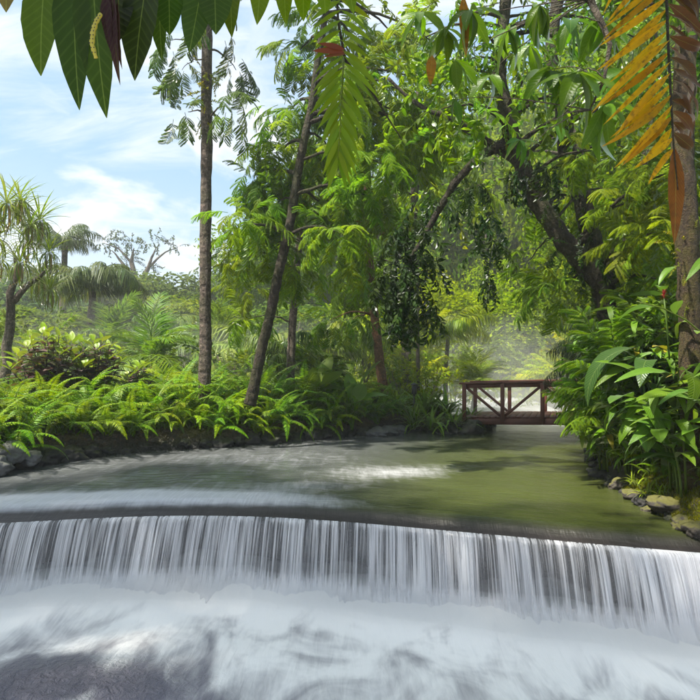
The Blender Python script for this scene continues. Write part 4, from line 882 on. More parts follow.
palm(*P(62, 300, 30).xy, 6.6, 2.3, 13, 'grey green feather palm with drooping crown beyond the screw pine', (0.06, 0.085, 0.03), 'droop', rad=0.16)
palm(*P(90, 300, 24).xy, 3.6, 2.7, 20, 'low olive feather palm left of the bare flat topped tree', (0.085, 0.11, 0.04), 'droop', rad=0.15)
palm(*P(152, 390, 15.5).xy, 0.9, 1.9, 17, 'bright green fountain shaped palm clump left of the slender trunk', (0.11, 0.19, 0.02), 'palm', rad=0.06, stems=1)
palm(*P(120, 390, 17.5).xy, 0.5, 1.7, 12, 'pale green arching palm behind the croton shrubs', (0.12, 0.17, 0.035), 'palm', rad=0.07)
palm(*P(75, 390, 17).xy, 0.9, 1.8, 13, 'light green palm behind the large croton shrub', (0.13, 0.18, 0.03), 'droop', rad=0.07)
palm(*P(475, 390, 19.0).xy, 1.5, 1.45, 26, 'round headed date palm behind the footbridge', (0.16, 0.21, 0.02), 'palm', rad=0.10)
palm(*P(445, 390, 21.0).xy, 3.2, 2.0, 14, 'yellow green palm arching behind the date palm', (0.17, 0.22, 0.02), 'droop', rad=0.08)
palm(*P(335, 390, 17.5).xy, 1.2, 1.9, 14, 'yellow green feather palm behind the banana plants', (0.15, 0.20, 0.025), 'droop', rad=0.08)
palm(*P(290, 390, 15.6).xy, 1.0, 1.6, 14, 'dark leaved feather palm behind the leaning trunk', (0.06, 0.10, 0.025), 'droop', rad=0.07)
palm(*P(385, 390, 20.5).xy, 2.3, 1.9, 14, 'feather palm standing beyond the thin reddish trunk', (0.15, 0.21, 0.02), 'palm', rad=0.08)
palm(*P(606, 390, 12.3).xy, 1.2, 1.5, 18, 'dull grey green feather palm overhanging the far end of the footbridge', (0.045, 0.07, 0.03), 'droop', rad=0.09)
palm(*P(625, 390, 13.5).xy, 1.8, 1.6, 16, 'dark feather palm behind the mossy tree', (0.04, 0.07, 0.022), 'droop', rad=0.09)
palm(*P(610, 380, 20.0).xy, 2.6, 2.0, 14, 'yellow lit palm upstream behind the footbridge', (0.17, 0.22, 0.02), 'palm', rad=0.09)
SH = [(20, 19, 1.6, 1.3, 'broad', (0.15, 0.20, 0.025)), (170, 16.5, 1.3, 1.0, 'broad', (0.14, 0.20, 0.02)), (228, 15.5, 1.5, 1.0, 'broad', (0.10, 0.15, 0.03)), (262, 16.0, 1.3, 0.9, 'feather', (0.12, 0.18, 0.02)), (315, 15.8, 1.4, 0.9, 'feather', (0.10, 0.16, 0.02)),
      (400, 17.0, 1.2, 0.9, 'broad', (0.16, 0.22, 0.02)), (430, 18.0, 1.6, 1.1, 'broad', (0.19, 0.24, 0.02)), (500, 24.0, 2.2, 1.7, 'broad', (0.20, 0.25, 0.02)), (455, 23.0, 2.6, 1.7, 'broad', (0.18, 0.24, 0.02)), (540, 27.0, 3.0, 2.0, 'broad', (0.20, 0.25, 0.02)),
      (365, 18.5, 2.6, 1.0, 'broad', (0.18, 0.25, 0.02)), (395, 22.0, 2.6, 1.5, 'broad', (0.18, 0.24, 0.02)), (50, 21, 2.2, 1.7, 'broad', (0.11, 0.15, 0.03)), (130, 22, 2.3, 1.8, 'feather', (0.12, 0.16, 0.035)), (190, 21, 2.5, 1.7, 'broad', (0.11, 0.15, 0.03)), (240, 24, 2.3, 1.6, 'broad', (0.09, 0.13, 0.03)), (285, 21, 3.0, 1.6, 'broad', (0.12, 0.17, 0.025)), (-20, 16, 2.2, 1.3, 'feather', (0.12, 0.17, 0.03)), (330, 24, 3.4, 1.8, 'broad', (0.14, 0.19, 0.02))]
SHL = ['pale leafy shrub below the screw pine', 'rounded lime shrub left of the slender trunk', 'leafy shrub between the slender and leaning trunks', 'feathery shrub behind the leaning trunk', 'feathery shrub right of the leaning trunk', 'lime shrub left of the lily clump', 'yellow green shrub above the lily clump', 'sunlit yellow shrub upstream of the footbridge', 'tall yellow green shrub behind the date palm', 'tall sunlit yellow shrub far up the river',
       'tall lime shrub behind the thin reddish trunk', 'yellow green shrub right of the thin reddish trunk', 'olive shrub in the garden behind the large croton', 'pale feathery shrub behind the fountain palm', 'olive shrub in the garden beyond the slender trunk', 'dull green shrub beside the hut roof', 'tall green shrub behind the leaning trunk and hut', 'feathery shrub at the left below the screw pine', 'tall bright shrub beyond the banana plants']
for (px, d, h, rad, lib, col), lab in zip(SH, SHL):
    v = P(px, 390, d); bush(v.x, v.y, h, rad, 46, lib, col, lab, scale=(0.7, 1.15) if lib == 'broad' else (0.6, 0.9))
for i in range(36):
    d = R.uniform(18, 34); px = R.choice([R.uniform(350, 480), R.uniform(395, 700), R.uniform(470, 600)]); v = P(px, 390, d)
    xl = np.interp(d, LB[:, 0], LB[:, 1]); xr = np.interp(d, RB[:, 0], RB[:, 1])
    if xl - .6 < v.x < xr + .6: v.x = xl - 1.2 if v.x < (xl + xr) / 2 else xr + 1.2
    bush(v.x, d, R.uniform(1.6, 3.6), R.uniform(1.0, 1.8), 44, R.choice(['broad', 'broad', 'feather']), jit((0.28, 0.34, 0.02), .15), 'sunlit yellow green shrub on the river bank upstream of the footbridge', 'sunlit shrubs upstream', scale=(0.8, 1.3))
def ground_cover():
    n = 52000; rs = np.random.RandomState(4)
    y = 9 + 31 * rs.uniform(0, 1, n) ** 1.3; x = rs.uniform(-0.72, 0.72, n) * y - 0.5
    xl = np.interp(y, LB[:, 0], LB[:, 1]); xr = np.interp(y, RB[:, 0], RB[:, 1]); k = (x < xl - 0.35) | (x > xr + 0.3); x = x[k]; y = y[k]; n = len(x)
    z = ground_h(x, y); a = rs.uniform(0, 6.28, n); h = rs.uniform(0.10, 0.38, n) * (0.7 + y / 30); wd = rs.uniform(0.02, 0.05, n) * (0.7 + y / 25); ln = rs.uniform(0.2, 0.9, n) * h
    c, sn = np.cos(a), np.sin(a); B = np.stack([x, y, z - 0.02], -1); S = np.stack([-sn, c, 0 * a], -1) * wd[:, None]; D = np.stack([c * ln, sn * ln, h], -1)
    V = np.stack([B - S * .4, B + D * 0.55 - S + [0, 0, .02], B + D - [0, 0, .03], B + D * 0.55 + S, B + S * .4], 1).reshape(-1, 3)
    o = obj('ground_cover', mesh_np('ground_cover', V, np.arange(5 * n).reshape(-1, 5), M['leaf']), color=(0.10, 0.155, 0.02)); o['kind'] = 'stuff'; tag(o, 'low leafy ground cover filling the garden floor beneath the shrubs', 'ground cover')
ground_cover()
GL = ['rounded shrub in the hazy garden beyond the crotons', 'hazy garden palm beyond the crotons']
for i in range(22):
    d = R.uniform(18, 34); px = -30 + i * 13.5 + R.uniform(-10, 10); v = P(px, 390, d)
    bush(v.x, d, R.uniform(1.4, 3.0) * (0.6 + d / 45), R.uniform(1.0, 1.7), 40, R.choice(['broad', 'feather', 'broad']), jit((0.11, 0.155, 0.03), .3), GL[0], 'shrubs in the hazy garden', scale=(0.8, 1.4))
for px, d, h_ in ((20, 22, 1.2), (110, 21, 1.0), (165, 24, 2.0), (215, 20, 1.0), (255, 19, .8), (185, 30, 3.0), (130, 28, 2.2)):
    palm(*P(px, 390, d).xy, h_, R.uniform(1.7, 2.4), 14, GL[1], jit((0.12, 0.17, 0.035), .25), R.choice(['palm', 'droop']), rad=.09, group='palms in the hazy garden')
# hut roof
v = P(235, 345, 26)
hut = thing('garden_hut', 'low weathered pale sheet roof of a hut seen through the garden shrubs', 'hut', (v.x, 26, gz(v.x, 26)))
b_ = MB(); b_.box((-0.55, 0, 2.15), Vector((0.75, 0, -0.22)), Vector((0, 1.6, 0)), Vector((0.01, 0, 0.035))); obj('roof', b_.mesh('hut_roof', M['roof'], False), hut)
b_ = MB(); b_.box((0.8, 0, 2.15), Vector((0.62, 0, -0.22)), Vector((0, 1.6, 0)), Vector((0.01, 0, 0.035))); obj('roof', b_.mesh('hut_roof', M['roof'], False), hut)
for sx in (-1.1, 1.2):
    b_ = MB(); b_.box((sx, -1.4, 0.95), (0.06, 0, 0), (0, 0.06, 0), (0, 0, 1.0)); obj('post', b_.mesh('hut_post', M['bark'], False), hut)
b_ = MB(); b_.box((0, 0.6, 0.95), (1.1, 0, 0), (0, 0.05, 0), (0, 0, 0.98)); obj('wall', b_.mesh('hut_wall', M['wood'], False), hut)
# flat-topped tree
d = 62
ft = tree('bare_flat_topped_tree', 'tall nearly bare tree with flat tufted top on the far skyline', 'tree',
     [(P(140, 300, d).x, d, 0), P(140, 330, d), P(138, 295, d), P(131, 262, d), P(134, 248, d)], [0.6, 0.5, 0.42, 0.22, 0.05], [], bark='bark')
for pts, rr in (([P(138, 295, d), P(148, 268, d), P(156, 248, d)], [.34, .2, .05]), ([P(134, 280, d), P(122, 262, d), P(112, 250, d)], [.26, .15, .04]), ([P(131, 262, d), P(118, 248, d), P(102, 243, d)], [.14, .08, .02]), ([P(148, 268, d), P(165, 252, d), P(178, 247, d)], [.14, .08, .02])):
    limb(ft, pts, rr, 'bark', 7)
for px, py, rw_, n in ((112, 242, 14, 14), (133, 241, 12, 12), (154, 243, 14, 13), (172, 246, 12, 8), (122, 262, 6, 6), (148, 266, 6, 6), (132, 258, 5, 6), (102, 243, 7, 6), (141, 278, 6, 6)):
    clump(ft, ft.location, P(px, py, d), (rw_ / FPX * d, 1.0, 0.25), n, 'broad', (0.05, 0.07, 0.035), scale=(1.6, 2.4), droop=0.0)
# far trees
def crown_tree(px, d, top_py, wd, lib, col, label, group, name='forest_tree'):
    v = P(px, HOR, d); z0 = gz(v.x, d); top = P(px, top_py, d).z; h = max(3.0, top - z0)
    root = thing(name, label, 'tree', (v.x, d, z0 - 0.1), group)
    b = MB(); b.tube([Vector((0, 0, 0)), Vector((0.1, 0, h * 0.35)), Vector((0, 0.1, h * 0.75))], [0.018 * h + .05, 0.014 * h + .04, 0.05], 8); obj('trunk', b.mesh('forest_trunk', M['bark']), root)
    s = wd / 4.3; sz = h * 0.42 / 4.3
    o = obj('crown', R.choice(LIB[lib]), root, mat4=Matrix.Translation((0, 0, h * 0.60)) @ Matrix.Rotation(R.uniform(0, 6.28), 4, 'Z') @ Matrix.Diagonal((s, s, max(sz, s * .6), 1)), color=jit(col, 0.22))
    o['kind'] = 'stuff'
for i in range(46):
    d = R.uniform(45, 110); px = R.uniform(-60, 345)
    crown_tree(px, d, R.uniform(262, 296) - (10 if px < 60 or px > 190 else -4) , R.uniform(3.5, 6.5), 'far', (0.06, 0.09, 0.03), 'hazy round crowned tree in the far forest beyond the garden', 'far forest trees')
for i in range(16):
    d = R.uniform(26, 40); px = -40 + i * 24 + R.uniform(-8, 8)
    crown_tree(px, d, R.uniform(292, 322), R.uniform(2.0, 3.2), 'far', (0.085, 0.125, 0.03), 'low leafy tree at the back of the garden', 'low trees at the back of the garden', 'garden_tree')
for i in range(14):
    d = R.uniform(30, 42); px = 385 + i * 24 + R.uniform(-8, 8)
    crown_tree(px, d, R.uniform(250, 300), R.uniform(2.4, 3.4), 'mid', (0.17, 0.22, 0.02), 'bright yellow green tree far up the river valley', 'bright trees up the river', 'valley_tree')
for i, (px, d, tp, wd) in enumerate(((300, 44, 170, 5.0), (345, 50, 120, 6), (395, 46, 130, 6), (440, 52, 90, 6.5), (485, 46, 90, 6), (530, 50, 60, 6.5), (575, 42, 60, 6), (620, 34, 0, 5.0), (660, 36, -20, 5.6), (700, 26, -20, 4.6), (740, 26, -40, 4.5), (270, 40, 215, 4), (410, 60, 200, 6), (470, 62, 200, 6), (350, 62, 190, 6), (520, 64, 170, 6), (590, 60, 150, 6), (650, 16, 60, 2.8), (690, 13.5, 80, 2.4), (640, 18, 130, 2.8), (600, 22, 180, 2.8))):
    crown_tree(px, d, tp, wd, 'mid', (0.10, 0.155, 0.02), 'tall green tree closing the view beyond the river', 'tall trees beyond the river', 'tall_tree')

# ------------------------------------------------------------------ ginger bank on the right
def ginger(x, y, h, lean, nst, nl, ll, col, label, group, wid=1.0):
    z = gz(x, y); root = thing('ginger_plant', label, 'plant', (x, y, z), group)
    for s in range(nst):
        az = math.atan2(lean.y, lean.x) + R.uniform(-1.1, 1.1); a = Vector((R.uniform(-.12, .12), R.uniform(-.12, .12), 0)); hh = h * R.uniform(0.7, 1.1)
        k = R.uniform(0.25, 0.75) * hh; pts = []
        for i in range(9):
            t = i / 8; pts.append(a + Vector((math.cos(az) * k * t ** 1.8, math.sin(az) * k * t ** 1.8, hh * math.sin(t * 1.45) / math.sin(1.45))))
        b = MB(); b.tube(pts, [0.016 - 0.009 * i / 8 for i in range(9)], 5); stk = obj('stalk', b.mesh('ginger_stalk', M['frond']), root, color=(0.09, 0.13, 0.025))
        for j in range(nl):
            t = 0.20 + 0.80 * (j + 0.6) / nl; f = min(t * 8, 7.99); i = int(f); q = pts[i].lerp(pts[i + 1], f - i); tg = (pts[i + 1] - pts[i]).normalized()
            sd = Vector((-math.sin(az), math.cos(az), 0)) * (1 if j % 2 else -1)
            dd = sd * R.uniform(.6, 1.1) + tg * R.uniform(.4, .9) + rdir() * .25
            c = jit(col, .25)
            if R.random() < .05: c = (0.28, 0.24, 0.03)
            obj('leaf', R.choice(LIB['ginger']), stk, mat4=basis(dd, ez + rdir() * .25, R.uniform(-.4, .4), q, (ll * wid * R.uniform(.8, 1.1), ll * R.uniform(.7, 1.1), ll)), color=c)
    return root
RV = Vector((-1, -0.45, 0))
for p, t in along(RB, 6.4, 14.0, 0.34):
    nrm = Vector((t.y, -t.x))
    for row, off in enumerate((0.22, 0.85, 1.55)):
        if row == 0 and p.y < 7.4: off = 0.7
        q = p + nrm * (off + R.uniform(-.12, .2))
        if q.y < 6.3: continue
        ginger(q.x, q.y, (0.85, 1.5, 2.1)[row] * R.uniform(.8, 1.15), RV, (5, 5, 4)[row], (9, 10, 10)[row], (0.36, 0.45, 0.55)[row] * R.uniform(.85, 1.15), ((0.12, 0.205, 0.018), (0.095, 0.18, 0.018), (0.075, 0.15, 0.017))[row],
               ('low glossy ginger plant leaning over the water at the mossy bank', 'glossy ginger plant in the middle of the right bank thicket', 'tall dark ginger plant at the back of the right bank thicket')[row], ('low gingers', 'middle gingers', 'tall gingers')[row])
for x, y, h, ll in ((4.15, 6.0, 1.2, 0.6), (3.85, 6.05, 1.0, 0.6), (4.4, 6.6, 1.5, 0.7), (3.75, 6.9, 1.25, 0.75), (3.55, 6.35, 0.8, 0.5), (3.95, 5.85, 0.7, 0.5), (3.55, 6.7, 1.0, 0.6)):
    ginger(x, y, h, Vector((-1, -0.2, 0)), 3, 6, ll, (0.075, 0.15, 0.018), 'broad leaved ginger beside the moss covered trunk', 'broad gingers by the moss trunk', wid=1.25)
for i, (px, py, d_, h_, r_, lab) in enumerate(((640, 400, 8.2, 2.3, .7, 'dark leafy shrub at the foot of the mossy tree'), (690, 400, 7.4, 2.4, .7, 'dark leafy shrub behind the moss covered trunk'), (665, 400, 9.2, 2.9, .8, 'tall leafy shrub between the mossy tree and the moss covered trunk'), (612, 400, 9.9, 2.0, .7, 'leafy shrub behind the low gingers near the mossy tree'), (700, 400, 9.5, 3.6, 1.0, 'tall leafy shrub at the back of the ginger thicket'))):
    v = P(px, py, d_); bush(v.x, v.y, h_, r_, 80, 'broad' if i % 2 else 'feather', (0.085, 0.155, 0.016), lab, scale=(0.6, 1.0))
for i in range(7):
    y_ = 5.9 + i * .45; x_ = float(np.interp(y_, RB[:, 0], RB[:, 1])) + R.uniform(.25, .5)
    fern(x_, y_, R.uniform(.35, .5), 12, 'small bright fern on the mossy ledge under the gingers', 'small ferns on the mossy ledge', (0.13, 0.20, 0.016))
# big dark paddle leaves
v = P(650, 330, 7.4)
big_leaf_plant(v.x, v.y, [(3.3, 0.15, 1.55, 1.15, 1.5), (0.5, 0.4, 1.5, 1.1, 1.5), (2.6, -0.1, 1.45, 1.1, 1.5), (4.2, 0.7, 1.3, 0.9, 1.3), (1.8, 0.9, 1.3, 0.9, 1.3), (5.4, 0.3, 1.2, 0.9, 1.3)], 'dark paddle leaved plant arching above the gingers', name='paddle_leaf_plant', col=(0.030, 0.07, 0.016))
v = P(664, 296, 6.6)
hf = thing('red_ginger_flower', 'red ginger flower spike above the right bank thicket', 'flower', (v.x + .06, 6.6, v.z - 0.7))
b_ = MB(); b_.tube([Vector((0, 0, 0)), Vector((-0.03, 0, 0.4)), Vector((-0.06, 0, 0.68))], 0.009, 6); obj('stalk', b_.mesh('flower_stalk', M['frond']), hf, color=(0.08, 0.13, 0.03))
BRM = leaf_mesh('bract', M['red'], l=1, w=0.45, n=4, fold=0.5, droop=0.3)
for i in range(14):
    az = i * 2.399; el = 0.3 + i * 0.07; dd = Vector((math.cos(az) * math.cos(el), math.sin(az) * math.cos(el), math.sin(el)))
    obj('bract', BRM, hf, mat4=basis(dd, ez, 0, (-0.06, 0, 0.66 + i * 0.006), 0.055))
n_ = 24000; rs = np.random.RandomState(8); y = rs.uniform(4.9, 9.5, n_); x = np.interp(y, RB[:, 0], RB[:, 1]) + rs.uniform(0.02, 1.0, n_) ** 1.2
keep = (wob(x, y, 3.2, 30) + rs.uniform(-.25, .25, n_)) > -0.05; x = x[keep]; y = y[keep]; n_ = len(x); z = ground_h(x, y)
a = rs.uniform(0, 6.28, n_); h = rs.uniform(0.012, 0.045, n_); wd = rs.uniform(0.005, 0.014, n_); B = np.stack([x, y, z - 0.004], -1); S = np.stack([-np.sin(a) * wd, np.cos(a) * wd, 0 * a], -1); D = np.stack([np.cos(a) * h * .7, np.sin(a) * h * .7, h], -1)
o = obj('moss', mesh_np('moss', np.stack([B - S, B + D, B + S], 1).reshape(-1, 3), np.arange(3 * n_).reshape(-1, 3), M['leaf']), color=(0.13, 0.135, 0.012)); o['kind'] = 'stuff'; tag(o, 'yellow green moss covering the ledge of the right bank', 'moss')
# grass tuft on the mossy ledge
for px, py, d in ((650, 468, 6.9), (662, 474, 6.7), (640, 462, 7.3)):
    v = P(px, py, d); strap_clump(v.x, v.y, 0.26, 26, (0.22, 0.30, 0.02), 'small lime grass tuft on the mossy ledge under the gingers', 'lime grass tufts', name='grass_tuft')

# ------------------------------------------------------------------ overhead foreground
def px_leaf(root, base, tip, w, d, col, lib='over', dd=0.0, k=0, roll=0.0, mesh=None):
    a = P(*base, d); b = P(*tip, d + dd); l = (b - a).length; ww = w / FPX * d
    me = mesh or LIB[lib][k % len(LIB[lib])]; wm = max(v.co.x for v in me.vertices) * 2
    ym = max(v.co.y for v in me.vertices)
    return obj('leaf', me, root, mat4=basis(b - a, Vector((0, -1, 0.15)), roll, a - root.location, (ww / wm, l / ym, l / ym * .8)), color=col)
LIB['flat'] = [leaf_mesh('pendent_leaf', M['over'], l=1, w=w_, n=12, fold=f_, droop=d_, wave=0.05, peak=p_, r=R) for w_, f_, d_, p_ in ((0.42, 0.2, 0.18, .42), (0.34, 0.3, 0.25, .36), (0.40, 0.25, -0.15, .45))]
tb = thing('overhanging_branch', 'branch of large pendent leaves hanging into the sky at the top left', 'branch', P(120, -60, 1.62))
b_ = MB(); b_.tube([P(-120, -90, 1.75) - tb.location, P(0, -55, 1.66) - tb.location, P(60, -45, 1.63) - tb.location, P(150, -40, 1.63) - tb.location, P(260, -45, 1.75) - tb.location, P(380, -60, 1.95) - tb.location], [0.012, 0.011, 0.01, 0.01, 0.008, 0.005], 7); obj('twig', b_.mesh('twig', M['bark']), tb)
DG = (0.030, 0.062, 0.010)
for base, tip, w_, d, col, k in (((46, -32), (34, 71), 44, 1.60, (0.055, 0.10, 0.010), 0), ((74, -34), (71, 101), 38, 1.58, DG, 1), ((92, -38), (98, 110), 40, 1.56, (0.04, 0.075, 0.012), 1), ((150, -36), (128, 77), 46, 1.55, (0.028, 0.04, 0.012), 0), ((168, -30), (171, 36), 30, 1.62, DG, 2), ((160, -20), (157, 58), 22, 1.66, DG, 1), ((205, -34), (190, 57), 30, 1.68, DG, 2), ((214, -30), (216, 30), 34, 1.64, (0.04, 0.075, 0.012), 0), ((8, -30), (4, 6), 22, 1.62, (0.16, 0.12, 0.05), 1), ((26, -30), (40, 4), 14, 1.60, (0.12, 0.08, 0.05), 1), ((232, -30), (228, 32), 24, 1.70, (0.07, 0.11, 0.015), 1),
                                (((262, -34), (258, 20), 22, 1.8, (0.11, 0.17, 0.014), 1)), ((284, -34), (284, 22), 20, 1.8, (0.11, 0.17, 0.014), 1), ((304, -38), (302, 20), 22, 1.85, (0.10, 0.16, 0.014), 0), ((322, -38), (326, 14), 20, 1.85, (0.11, 0.17, 0.014), 2), ((118, -30), (120, 48), 34, 1.60, (0.022, 0.03, 0.012), 2), ((345, -40), (352, 10), 20, 1.9, (0.10, 0.16, 0.014), 1)):
    px_leaf(tb, base, tip, w_, d, jit(col, .1), 'flat', R.uniform(-.06, .06), k, R.uniform(-.3, .3))
for base, tip, w_ in (((112, -20), (113, 80), 12), ((106, -10), (108, 52), 12), ((118, 0), (116, 66), 9)):
    o = px_leaf(tb, base, tip, w_, 1.535, (0.05, 0.022, 0.025), 'flat', 0.01, 1, R.uniform(-.8, .8)); o.name = 'withered_leaf'
cp = P(93, 38, 1.52)
ct = thing('caterpillar', 'yellow caterpillar with a row of black dots clinging to a pendent leaf', 'caterpillar', cp)
pts = [P(101, 14, 1.525) - cp, P(96, 22, 1.52) - cp, P(93, 32, 1.52) - cp, P(92, 44, 1.52) - cp, P(96, 58, 1.525) - cp]
b_ = MB(); q = []
for i in range(25):
    f = i / 24 * 4; k = min(int(f), 3); q.append(pts[k].lerp(pts[k + 1], f - k))
b_.tube(q, [0.0066 * (0.55 + 0.45 * math.sin(math.pi * (0.12 + 0.76 * i / 24))) * (1 + 0.12 * math.sin(i * 1.6)) for i in range(25)], 10); obj('body', b_.mesh('caterpillar_body', M['cater']), ct)
dm = rock_mesh('black_dot', M['black'], 1, 1, 0.05)
for i in range(2, 23, 2):
    for s in (-1, 1):
        obj('dot', dm, ct, mat4=Matrix.Translation(q[i] + Vector((s * 0.0036, -0.0058, 0))) @ Matrix.Scale(0.0017, 4))
# withered orange fern frond
d = 2.2
df_ = thing('withered_fern_frond', 'withered orange and brown fern frond hanging at the top right', 'fern frond', P(668, -20, d))
rp = [P(664, -90, d + .05), P(666, -20, d), P(668, 40, d), P(671, 100, d), P(674, 152, d), P(678, 190, d)]
b_ = MB(); b_.tube([p - df_.location for p in rp], [0.006, 0.0055, 0.005, 0.0045, 0.003, 0.002], 6); obj('rachis', b_.mesh('rachis', M['dark_bark']), df_)
PM = [leaf_mesh('withered_pinna', M['dead'], l=1, w=0.15, n=10, fold=f_, droop=d_, wave=w_, peak=0.35, r=R) for f_, d_, w_ in ((0.5, 0.5, 0.3), (0.7, 0.9, 0.4), (0.4, 0.3, 0.25))]
for i in range(22):
    t = i / 21; y_ = -78 + 226 * t; x_ = 664 + 10 * max(0, t) ; ln = (62 if t < .6 else 62 - 34 * (t - .6) / .4)
    yc = (0.50, 0.30, 0.02) if R.random() < .75 else (0.36, 0.19, 0.015)
    px_leaf(df_, (x_, y_), (x_ - ln * R.uniform(.85, .97), y_ + ln * (0.62 + 0.5 * t) * R.uniform(.75, 1.15)), R.uniform(6, 8.5), d + R.uniform(-.02, .02), yc, mesh=R.choice(PM), dd=R.uniform(-.08, .05), roll=R.uniform(-.5, .5)).name = 'pinna'
    px_leaf(df_, (x_, y_ + 6), (x_ + ln * 0.75, y_ + ln * (0.5 + 0.3 * t) * R.uniform(.5, 1.1)), 11, d + .01, jit((0.085, 0.04, 0.022), .2), mesh=R.choice(PM), dd=R.uniform(0, .15), roll=R.uniform(-1, 1)).name = 'pinna'
px_leaf(df_, (674, 146), (680, 240), 15, d, (0.16, 0.07, 0.025), mesh=PM[0], roll=0.3).name = 'tip_pinna'
# hanging frond in the middle
d = 3.6
hfz = thing('hanging_palm_frond', 'yellow green pinnate frond hanging from a dark twig before the canopy', 'frond', P(340, 44, d))
rp = [P(336, -30, d), P(338, 20, d), P(345, 60, d), P(372, 92, d), P(388, 118, d), P(402, 140, d)]
b_ = MB(); b_.tube([p - hfz.location for p in rp], [0.008, 0.008, 0.009, 0.007, 0.005, 0.003], 6); obj('twig', b_.mesh('twig', M['dark_bark']), hfz)
b_ = MB(); b_.tube([P(344, 56, d) - hfz.location, P(342, 90, d - .05) - hfz.location, P(340, 130, d - .08) - hfz.location, P(338, 160, d - .08) - hfz.location], [0.006, 0.005, 0.004, 0.002], 6); obj('rachis', b_.mesh('rachis', M['frond']), hfz, color=(0.15, 0.2, 0.03))
HM = [leaf_mesh('pinna', M['frond'], l=1, w=0.13, n=6, fold=0.3, droop=d_, peak=0.35) for d_ in (0.3, 0.6)]
for i in range(17):
    t = i / 16; y_ = 56 + 100 * t; x_ = 344 - 6 * t
    for s in (-1, 1):
        ln = 34 * (1 - .25 * t); px_leaf(hfz, (x_, y_), (x_ + s * ln * (1.0 - .6 * t) * R.uniform(.9, 1.1), y_ + ln * (.7 + .6 * t)), 5.5, d - .07, jit((0.125, 0.19, 0.02), .15), mesh=R.choice(HM), dd=R.uniform(-.12, .05), roll=R.uniform(-.4, .4)).name = 'pinna'
for i in range(7):
    y_ = -10 + 10 * i
    for s in (-1, 1): px_leaf(hfz, (341, y_), (341 + s * 30, y_ + 16), 5.5, d - .02, jit((0.13, 0.19, 0.02), .15), mesh=R.choice(HM), dd=R.uniform(-.1, .1), roll=R.uniform(-.4, .4)).name = 'pinna'
for a_, b2 in (((345, 52), (312, 48)), ((345, 50), (318, 40)), ((346, 54), (322, 54))):
    px_leaf(hfz, a_, b2, 7, d - .05, (0.17, 0.06, 0.03), mesh=HM[0], roll=R.uniform(-.5, .5)).name = 'dead_bract'
# overhanging broad-leaved branch on the right
d = 4.4
ob = thing('broadleaf_branch', 'overhanging branch with groups of pointed green leaves above the river', 'branch', P(590, -20, d))
main = [P(580, -60, d), P(590, 0, d), P(604, 28, d), P(610, 45, d), P(604, 80, d), P(590, 110, d)]
b_ = MB(); b_.tube([p - ob.location for p in main], [0.03, 0.027, 0.022, 0.018, 0.012, 0.006], 8); obj('bough', b_.mesh('bough', M['palm_bark']), ob)
GRP = [(578, 72, 60, 9), (550, 70, 44, 8), (530, 45, 40, 8), (508, 30, 38, 8), (455, 60, 36, 7), (445, 28, 40, 8), (520, 140, 26, 8), (528, 148, 22, 5), (556, 125, 30, 6), (570, 20, 44, 8), (490, 75, 34, 7), (605, 105, 56, 7), (625, 70, 44, 7), (470, 10, 40, 8), (540, 5, 40, 8), (420, 12, 36, 7), (600, 20, 40, 7), (455, 100, 26, 5)]
for gx_, gy_, ln, n in GRP:
    dd0 = d + R.uniform(-.5, .9); c = P(gx_, gy_, dd0); col = jit((0.075, 0.15, 0.016), .3)
    tw = MB(); a = min(main, key=lambda p: (p - c).length); tw.tube([p - ob.location for p in bez(a, c, .05, 6, .01)], [0.006, .005, .005, .004, .004, .003, .002], 4); two = obj('twig', tw.mesh('twig', M['bark']), ob)
    for i in range(n):
        az = i * 2.399 + R.uniform(-.3, .3); el = R.uniform(-1.2, -0.1); dv = Vector((math.cos(az) * math.cos(el), math.sin(az) * math.cos(el) * .7, math.sin(el)))
        l = ln / FPX * dd0 * R.uniform(.7, 1.1)
        obj('leaf', R.choice(LIB['over']), two, mat4=basis(dv, Vector((0, -.5, 1)) + rdir() * .4, R.uniform(-.5, .5), c - ob.location, (l * .8, l, l)), color=jit(col, .2))
for base_, tip in (((463, -5), (466, 50)), ((432, 55), (430, 82))):
    px_leaf(ob, base_, tip, 10, d - .3, (0.26, 0.13, 0.03), mesh=PM[0], roll=.2).name = 'withered_leaf'

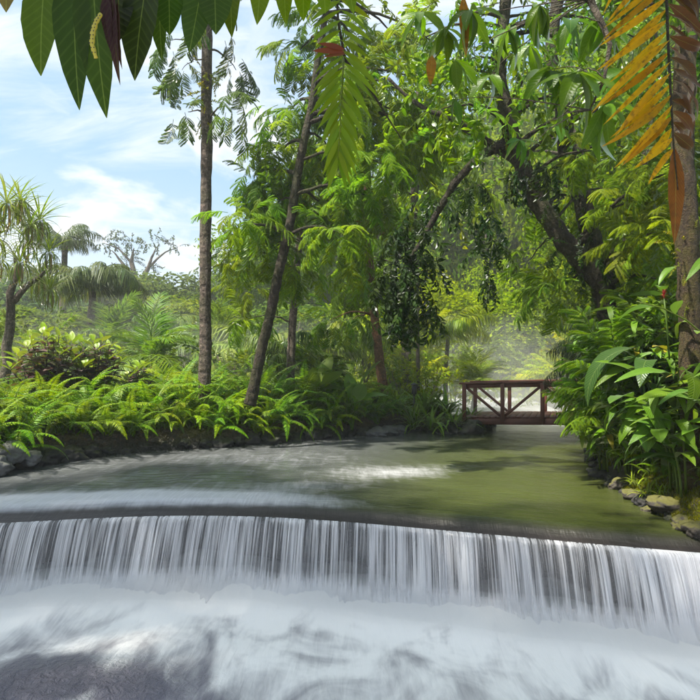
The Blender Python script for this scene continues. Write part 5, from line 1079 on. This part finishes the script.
# ------------------------------------------------------------------ mist and haze
hz = MB(); hz.box((0, 70, 14.0), (165, 0, 0), (0, 100, 0), (0, 0, 16.5))
o = obj('haze', hz.mesh('haze', vol_mat('pale_haze', 0.0016, (0.97, 0.99, 1.0, 1), 0.35), False)); o['kind'] = 'stuff'

def mist(name, c, r, dens, seed, label):
    me = rock_mesh(name, vol_mat('steam', dens, (1, 1, 1, 1), 0.2), seed, 3, 0.5)
    o = obj(name, me); o.matrix_local = Matrix.Translation(c) @ Matrix.Diagonal((*r, 1)); o['kind'] = 'stuff'; return o
def ridge(hh, wd, off, dens, f0):
    xs = np.arange(-8.5, 4.4, 0.09); K = 14; V = []
    for x in xs:
        yc = float(ycrest(x)) - off; a = 1 + 0.45 * float(wob(np.array(x), np.array(f0), 2.6, 3)) + 0.3 * float(wob(np.array(x), np.array(f0), 7.0, 12)); b = 1 + 0.3 * float(wob(np.array(x), np.array(f0 + 3), 3.1, 22))
        for k in range(K):
            an = 2 * math.pi * k / K; V.append((x, yc + math.cos(an) * wd * b, -0.82 + math.sin(an) * hh * a * (1 if math.sin(an) > 0 else .4)))
    F = [(i * K + k, i * K + (k + 1) % K, (i + 1) * K + (k + 1) % K, (i + 1) * K + k) for i in range(len(xs) - 1) for k in range(K)] + [tuple(range(K - 1, -1, -1)), tuple((len(xs) - 1) * K + k for k in range(K))]
    o = obj('spray', mesh_np('spray', np.array(V), F, vol_mat('spray', dens, (1, 1, 1, 1), 0.1))); o['kind'] = 'stuff'
ridge(0.34, 0.50, 0.42, 0.28, 0.0); ridge(0.22, 0.38, 0.42, 0.6, 5.0); ridge(0.13, 0.3, 0.40, 1.4, 9.0)
for c_, r_, k_ in (((5.2, 20.5, 0.6), (4.2, 4.0, 1.9), .022), ((6.0, 23.5, 1.0), (4.6, 5.0, 2.8), .018), ((4.4, 18.5, 0.2), (3.4, 2.4, 1.1), .04), ((3.2, 16.4, 0.1), (2.8, 1.2, 0.6), .13), ((5.0, 17.4, 0.1), (2.8, 1.6, 1.0), .11), ((-3.5, 17.5, 1.2), (6.0, 3.0, 1.6), .016), ((-7, 20, 1.5), (7.0, 4.0, 2.0), .014)):
    mist('steam', c_, r_, k_, R.randint(1, 99), '')
